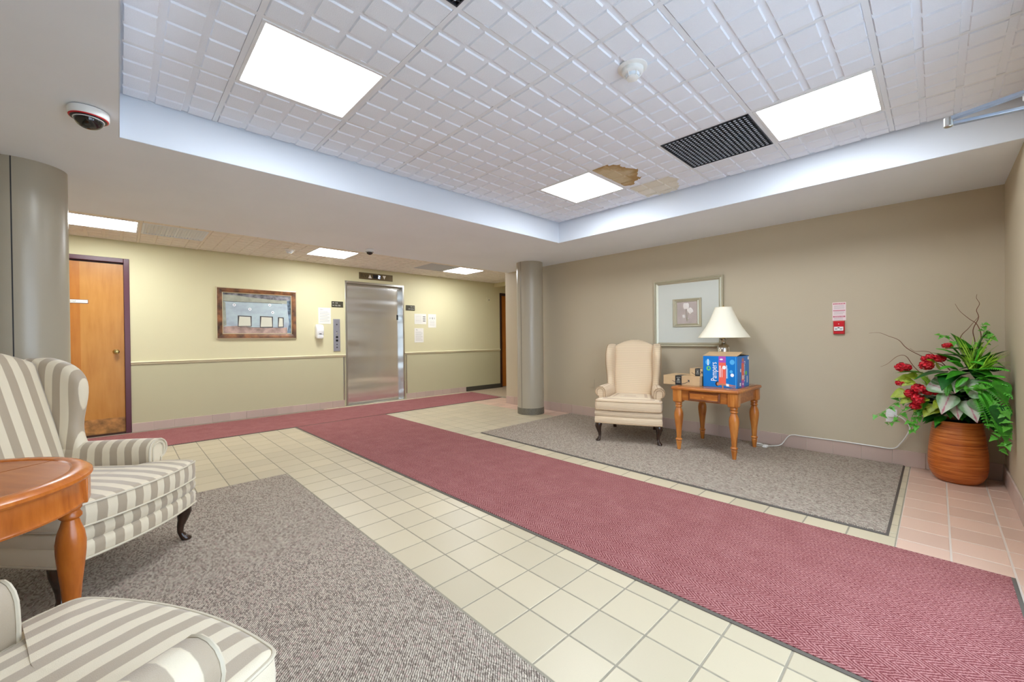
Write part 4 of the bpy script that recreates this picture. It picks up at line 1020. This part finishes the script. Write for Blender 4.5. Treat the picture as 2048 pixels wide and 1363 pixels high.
B('socket_block', 'plastic', o, (4.83, 4.90, 1.225, 1.265, MZ, .035), bevel=.006)
B('plug', 'plastic', o, (5.025, XT - .0085, .262, .308, .43, .462), bevel=.006)

# ------------------------------------------------------------------ planter
PC = Vector((4.835, -.115, 0))
pl = empty('flower_planter', PC, 0, 'tall spun wood vase of red flowers and greenery', 'planter')
MB().lathe([(.105, 0), (.118, .006), (.140, .03), (.158, .07), (.167, .12), (.169, .17), (.166, .24), (.159, .32), (.150, .39), (.141, .45), (.137, .475), (.140, .485), (.132, .488), (.128, .47)], 64, cap=(1, 0)).build('vase', 'pot', pl, ang=60)
MB().lathe([(.131, .455), (.10, .475), (.02, .485)], 32, cap=(0, 1)).build('filler', 'soil', pl)
def loc(px, py, X): return atX(px, py, X) - PC
def orient(o, p, d, up=Vector((0, 0, 1)), s=1.0):
    d = Vector(d).normalized(); x = d.cross(up)
    if x.length < 1e-3: x = Vector((1, 0, 0))
    x.normalize(); z = x.cross(d)
    o.matrix_local = Matrix(((x.x * s, d.x * s, z.x * s, p[0]), (x.y * s, d.y * s, z.y * s, p[1]), (x.z * s, d.z * s, z.z * s, p[2]), (0, 0, 0, 1)))
def leaf_mesh(name, m, half, fold=.18, curl=.15):
    "leaf along +y from stem to tip; half = (y, half width) list"
    mb = MB(); n = len(half)
    vs = []
    for y, w_ in half:
        z = -curl * y * y
        vs += [(-w_, y, z + fold * w_), (0, y, z), (w_, y, z + fold * w_)]
    fs = []
    for k in range(n - 1): a = 3 * k; fs += [(a, a + 1, a + 4, a + 3), (a + 1, a + 2, a + 5, a + 4)]
    return mb.add(vs, fs).mesh(name, m, ang=80)
HEART = [(-.26, .10), (-.30, .26), (-.18, .42), (0, .46), (.25, .40), (.5, .27), (.75, .12), (.95, .01)]
HEART = [(-.22, .06), (-.20, .22), (-.12, .37), (.02, .44), (.22, .41), (.45, .30), (.70, .15), (.95, .01)]
LM = {'cala': leaf_mesh('caladium_leaf', 'cala', [(y * .13, w_ * .13) for y, w_ in HEART], .15, 1.2),
      'leaf': leaf_mesh('broad_leaf', 'leaf', [(y * .13, w_ * .11) for y, w_ in HEART], .25, 1.5),
      'leafd': leaf_mesh('broad_leaf', 'leafd', [(y * .15, w_ * .13) for y, w_ in HEART], .25, 1.5),
      'ylw': leaf_mesh('yellow_leaf', 'ylw', [(y * .11, w_ * .12) for y, w_ in HEART], .25, 1.2),
      'ivy': None}
IVY = [(-.1, .05), (-.12, .30), (.0, .50), (.12, .30), (.30, .36), (.45, .22), (.75, .12), (1.0, .01)]
LM['ivy'] = leaf_mesh('ivy_leaf', 'ivy', [(y * .045, w_ * .045) for y, w_ in IVY], .3, 2.0)
def put_leaf(kind, nm, p, d, s=1.0, up=(0, 0, 1)):
    o = link(nm, LM[kind], pl); orient(o, p, d, Vector(up), s); return o
# caladium leaves over the rim, facing the room
for px, py, X, d, s in ((1897, 795, 4.60, (-.5, .25, -.75), 1.15), (1912, 808, 4.62, (-.45, -.10, -.85), .95), (1938, 808, 4.60, (-.5, -.25, -.75), 1.15), (1954, 802, 4.60, (-.45, -.45, -.65), 1.05),
                        (1866, 770, 4.62, (-.3, -.75, -.30), 1.05), (1874, 758, 4.64, (-.3, -.65, -.35), .8), (1950, 778, 4.55, (-.25, -.85, .05), 1.35), (1922, 758, 4.58, (-.35, .2, -.6), .95), (1938, 768, 4.58, (-.35, -.5, -.3), .9)):
    put_leaf('cala', 'caladium_leaf', loc(px, py, X), d, s, (-1, 0, .45))
# broad filler leaves radiating from the vase mouth
base = Vector((0, 0, .47))
for k in range(170):
    a = rnd.uniform(0, 2 * math.pi); el = rnd.uniform(.05, 1.25)
    rad = rnd.uniform(.10, .27) * (1.0 if el < .8 else .8)
    dirv = Vector((math.cos(a) * math.cos(el), math.sin(a) * math.cos(el), math.sin(el)))
    p = base + Vector((dirv.x * rad * .62, dirv.y * rad, dirv.z * rad * 1.45))
    w_ = PC + p
    if w_.x > 4.94 or w_.y < -.27: continue
    d = Vector((dirv.x, dirv.y, dirv.z - rnd.uniform(.3, .9)))
    if w_.x + d.x * .13 > 5.05: d.x = -.2
    if w_.y + d.y * .13 < -.36: d.y = .1
    put_leaf(rnd.choice(('leafd', 'leafd', 'leaf')), 'broad_leaf', p, d, rnd.uniform(.5, .9))
for px, py, X, d, s, k in ((1930, 700, 4.70, (-.2, .3, .8), 1.3, 'leaf'), (1905, 720, 4.66, (-.3, .5, .4), 1.2, 'leaf'), (1950, 740, 4.58, (-.5, -.4, -.1), 1.2, 'leaf'), (1985, 755, 4.52, (-.2, -.6, -.3), 1.2, 'leaf'), (1925, 745, 4.60, (-.5, .4, -.1), 1.2, 'leaf'),
                           (1960, 690, 4.75, (0, -.2, .9), 1.1, 'leaf'), (1880, 745, 4.62, (-.3, .6, -.1), 1.2, 'leafd'), (1900, 752, 4.6, (-.5, .2, -.3), 1.1, 'leafd'), (1935, 700, 4.68, (-.3, .7, .2), 1.2, 'leaf'), (2005, 770, 4.42, (-.3, -.2, -.6), 1.1, 'leaf'), (2010, 820, 4.42, (-.3, -.1, -.7), 1.0, 'leafd'), (1985, 820, 4.5, (-.3, -.2, -.8), 1.1, 'leafd'), (2012, 850, 4.40, (-.25, -.1, -.5), .95, 'leaf'), (1975, 800, 4.55, (-.3, -.3, -.8), 1.1, 'leafd'), (1846, 800, 4.68, (-.3, .2, -.6), 1.1, 'leaf'), (1835, 745, 4.68, (-.2, .8, .1), 1.1, 'leaf')):
    put_leaf(k, 'broad_leaf', loc(px, py, X), d, s)
for k in range(26):
    put_leaf(('leaf', 'leafd')[k % 2], 'broad_leaf', loc(rnd.uniform(1885, 2000), rnd.uniform(712, 772), rnd.uniform(4.64, 4.78)), (rnd.uniform(-.6, -.1), rnd.uniform(-.7, .7), rnd.uniform(-.5, .7)), rnd.uniform(.6, 1.0))
for px, py, X, d, s in ((1822, 762, 4.69, (-.4, .6, -.4), 1.0), (1830, 752, 4.69, (-.3, .8, .1), .9), (1818, 796, 4.69, (-.3, .7, -.6), 1.0), (1858, 820, 4.66, (-.5, .3, -.5), 1.0), (1850, 797, 4.64, (-.6, .3, -.2), .8), (1880, 806, 4.64, (-.5, .4, -.4), 1.0), (1872, 818, 4.66, (-.4, .5, -.5), .9), (1815, 757, 4.70, (-.15, .9, -.1), 1.1), (1806, 785, 4.70, (-.15, .9, -.45), 1.2), (1850, 808, 4.66, (-.3, .5, -.5), .9), (1864, 812, 4.66, (-.4, .2, -.6), .9), (1866, 725, 4.68, (-.4, .3, .3), .8), (1876, 735, 4.66, (-.5, .0, .3), .8), (1842, 815, 4.68, (-.3, .6, -.4), .8)):
    put_leaf('ylw', 'yellow_leaf', loc(px, py, X), d, s * .72, (-1, 0, .6))
# red flower heads
def flower_head(r_, seed):
    rr_ = random.Random(seed); mb = MB(); N = 46
    for k in range(N):
        z = 1 - 2 * (k + .5) / N; t_ = k * 2.39996; q = math.sqrt(1 - z * z); d = Vector((q * math.cos(t_), q * math.sin(t_), z))
        u = d.orthogonal().normalized(); w_ = d.cross(u); a = rr_.uniform(0, 6.28); u, w_ = u * math.cos(a) + w_ * math.sin(a), w_ * math.cos(a) - u * math.sin(a)
        c = d * r_ * rr_.uniform(.72, 1.0); e_ = r_ * .42
        mb.add([tuple(c - u * e_ * .3), tuple(c + w_ * e_ + d * e_ * .25), tuple(c + u * e_ * 1.2 + d * e_ * .35), tuple(c - w_ * e_ + d * e_ * .25), tuple(c + u * e_ * .3 + d * e_ * .05)], [(0, 4, 1), (1, 4, 2), (2, 4, 3), (3, 4, 0)])
    mb.lathe([(r_ * .2, -r_ * .7), (r_ * .68, -r_ * .35), (r_ * .72, 0), (r_ * .62, r_ * .4), (r_ * .2, r_ * .7)], 10)
    return mb.mesh('flower_head', 'redp', smooth=False)
FH = [flower_head(.05, 1), flower_head(.05, 2)]
for k, (px, py, X, s) in enumerate(((1806, 734, 4.70, .92), (1800, 765, 4.70, .62), (1822, 786, 4.66, .82), (1837, 776, 4.62, .9), (1836, 798, 4.62, 1.0), (1831, 812, 4.64, .62), (1855, 783, 4.64, .6), (1873, 784, 4.66, .6), (1853, 730, 4.64, .86), (1861, 713, 4.68, .55), (1880, 716, 4.66, .72), (1895, 691, 4.72, .58), (1848, 717, 4.68, .5))):
    o = link('flower_head', FH[k % 2], pl); o.location = loc(px, py, X); o.scale = (s * .8, s * 1.15, s * .8); o.rotation_euler = (rnd.uniform(0, 6), rnd.uniform(0, 6), 0) if 0 else (0, 0, rnd.uniform(0, 6))
# fern fronds
def frond(p0, p1, sag, w_, n=22):
    p0, p1 = Vector(p0), Vector(p1); mid = (p0 + p1) / 2 + Vector((0, 0, sag)); P = []
    for k in range(n + 1):
        t_ = k / n; P.append(p0 * (1 - t_) ** 2 + mid * 2 * t_ * (1 - t_) + p1 * t_ ** 2)
    mb = MB(); mb.tube([tuple(p) for p in P], .0022, 4)
    for k in range(1, n):
        d = (P[k + 1] - P[k - 1]).normalized(); x = d.cross(Vector((0, 0, 1)))
        if x.length < 1e-2: x = d.cross(Vector((1, 0, 0)))
        x.normalize(); u = x.cross(d); t_ = k / n; L = w_ * math.sin(math.pi * min(1, .12 + t_ * .88)) ** .6
        for s in (-1, 1):
            b0 = P[k] - d * .006; b1 = P[k] + d * .006; tip = P[k] + (x * s * .94 + d * .32 - u * .25) * L; m_ = P[k] + (x * s * .55 + d * .1) * L
            mb.add([tuple(b0), tuple(m_ - d * .0065), tuple(tip), tuple(m_ + d * .0065), tuple(b1)], [(0, 1, 3, 4), (1, 2, 3)])
    return mb.build('fern_frond', 'fern', pl, smooth=False)
def FR(a, b, Xa, Xb, sag, w_): frond(loc(*a, Xa), loc(*b, Xb), sag, w_)
FR((1905, 748), (1893, 792), 4.64, 4.56, .07, .045)
FR((1915, 740), (1880, 738), 4.66, 4.60, .06, .045)
FR((1925, 735), (1897, 722), 4.66, 4.60, .05, .045)
FR((1930, 720), (1872, 697), 4.74, 4.72, .05, .045)
FR((1945, 745), (2020, 742), 4.62, 4.42, .06, .05)
FR((1950, 760), (2016, 772), 4.60, 4.42, .08, .05)
FR((1955, 775), (2000, 868), 4.58, 4.46, .12, .055)
FR((1950, 780), (1978, 860), 4.58, 4.50, .12, .055)
FR((1960, 770), (2026, 830), 4.56, 4.40, .12, .05)
FR((1930, 725), (1900, 690), 4.72, 4.72, .04, .045)
FR((1940, 725), (1985, 735), 4.66, 4.56, .05, .045)
FR((1955, 765), (2030, 800), 4.56, 4.38, .10, .05)
FR((1915, 752), (1868, 752), 4.62, 4.58, .05, .045)
FR((1945, 735), (1960, 695), 4.66, 4.66, .03, .045)
FR((1935, 755), (1912, 775), 4.58, 4.52, .06, .04)
FR((1962, 760), (2010, 755), 4.54, 4.42, .05, .05)
FR((1965, 780), (2018, 858), 4.52, 4.42, .10, .05)
FR((1960, 785), (1990, 845), 4.52, 4.46, .10, .05)
# grasses
def clump(p0, tips, m='grass', r_=.0035):
    mb = MB(); p0 = Vector(p0)
    for tp in tips:
        tp = Vector(tp); b = p0 + Vector((rnd.uniform(-.02, .02), rnd.uniform(-.02, .02), 0)); mid = (b + tp) / 2 + Vector((0, 0, rnd.uniform(.02, .07))); side = Vector((rnd.uniform(-1, 1), rnd.uniform(-1, 1), 0)).normalized()
        rg = []
        for k in range(8):
            t_ = k / 7; p = b * (1 - t_) ** 2 + mid * 2 * t_ * (1 - t_) + tp * t_ ** 2; w_ = r_ * (1 - t_ * .9)
            rg += [tuple(p + side * w_), tuple(p - side * w_)]
        mb.add(rg, [(2 * k, 2 * k + 1, 2 * k + 3, 2 * k + 2) for k in range(7)])
    return mb.build('grass_clump', m, pl)
g0 = loc(1945, 738, 4.66)
clump(g0, [loc(rnd.uniform(1895, 2000), rnd.uniform(668, 712), rnd.uniform(4.56, 4.72)) for k in range(60)], r_=.006)
clump(loc(1965, 740, 4.58), [loc(rnd.uniform(1985, 2030), rnd.uniform(700, 735), rnd.uniform(4.40, 4.52)) for k in range(34)], r_=.0055)
clump(loc(1862, 772, 4.66), [loc(rnd.uniform(1815, 1850), rnd.uniform(738, 768), rnd.uniform(4.60, 4.70)) for k in range(38)], r_=.0045)
# ivy vines
def vine(P, nleaf, size=1.0):
    Q = smooth_path(P, 5); MB().tube([tuple(p) for p in Q], .0018, 5).build('vine_stem', 'ivy', pl)
    for k in range(nleaf):
        t_ = (k + .6) / nleaf * (len(Q) - 1); p = Q[int(t_)]
        d = Vector((rnd.uniform(-.9, -.2), rnd.uniform(-.9, .9), rnd.uniform(-.9, .2)))
        wp = PC + p
        if wp.y + d.y * .05 < YF + .01: d.y = abs(d.y)
        o = link('ivy_leaf', LM['ivy'], pl); orient(o, p + d * .012, d, Vector((-.7, 0, .7)), size * rnd.uniform(.8, 1.25))
vine([loc(1840, 800, 4.70), loc(1812, 795, 4.70), loc(1790, 805, 4.74), loc(1768, 822, 4.78), loc(1750, 830, 4.80)], 11)
vine([loc(1838, 805, 4.70), loc(1812, 815, 4.72), loc(1790, 838, 4.76), loc(1775, 850, 4.78)], 9)
vine([loc(1845, 812, 4.70), loc(1828, 825, 4.72), loc(1822, 845, 4.74), loc(1824, 862, 4.74)], 11)
vine([loc(1850, 812, 4.70), loc(1838, 832, 4.72), loc(1832, 858, 4.72)], 8)
vine([loc(1970, 790, 4.52), loc(1985, 830, 4.46), loc(1992, 865, 4.44), loc(2000, 900, 4.44)], 12, 1.1)
vine([loc(1975, 790, 4.50), loc(2008, 820, 4.42), loc(2018, 860, 4.40), loc(2014, 890, 4.40)], 12, 1.1)
vine([loc(1945, 720, 4.76), loc(1955, 690, 4.78), loc(1968, 665, 4.78), loc(1964, 645, 4.78)], 12, 1.1)
vine([loc(1930, 725, 4.76), loc(1915, 690, 4.78), loc(1895, 672, 4.78), loc(1880, 670, 4.78)], 9, 1.0)
vine([loc(1965, 700, 4.76), loc(1978, 680, 4.74), loc(1982, 665, 4.74)], 7, 1.0)
vine([loc(1915, 765, 4.58), loc(1935, 775, 4.54), loc(1960, 775, 4.50), loc(1985, 770, 4.48)], 10, 1.2)
# curly twigs
def twig(P): Q = smooth_path(P, 6); n = len(Q); MB().tube([tuple(p) for p in Q], [.0035 * (1 - .75 * i / n) for i in range(n)], 6).build('twig', 'twig', pl)
twig([loc(1940, 740, 4.75), loc(1950, 690, 4.78), loc(1946, 660, 4.78), loc(1957, 635, 4.78), loc(1953, 620, 4.78), loc(1959, 607, 4.78), loc(1953, 596, 4.78), loc(1954, 588, 4.78)])
twig([loc(1945, 735, 4.75), loc(1962, 680, 4.78), loc(1955, 650, 4.78), loc(1938, 637, 4.78), loc(1920, 622, 4.78), loc(1910, 607, 4.78)])
twig([loc(1935, 735, 4.75), loc(1920, 680, 4.78), loc(1938, 655, 4.78), loc(1958, 632, 4.78)])
twig([loc(1870, 770, 4.72), loc(1830, 735, 4.74), loc(1812, 712, 4.76), loc(1795, 712, 4.76), loc(1775, 727, 4.78), loc(1761, 733, 4.78)])
twig([loc(1900, 740, 4.74), loc(1866, 708, 4.76), loc(1850, 702, 4.78), loc(1830, 702, 4.78), loc(1820, 696, 4.78)])
twig([loc(1895, 735, 4.80), loc(1820, 700, 4.86), loc(1798, 680, 4.9), loc(1778, 672, 4.92), loc(1758, 665, 4.94), loc(1738, 666, 4.95)])
# keep every leaf and twig clear of the two walls
bpy.context.view_layer.update()
for ch in pl.children:
    if ch.type != 'MESH': continue
    ws = [ch.matrix_world @ v.co for v in ch.data.vertices]
    dy = (YF + .016) - min(w.y for w in ws); dx = max(w.x for w in ws) - (XT - .016)
    if ch.data.users == 1 and (dy > 0 or dx > 0):
        inv = ch.matrix_world.inverted()
        for v, w in zip(ch.data.vertices, ws): v.co = inv @ Vector((min(w.x, XT - .016), max(w.y, YF + .016), w.z))
    else:
        if dy > 0: ch.location.y += dy
        if dx > 0: ch.location.x -= dx
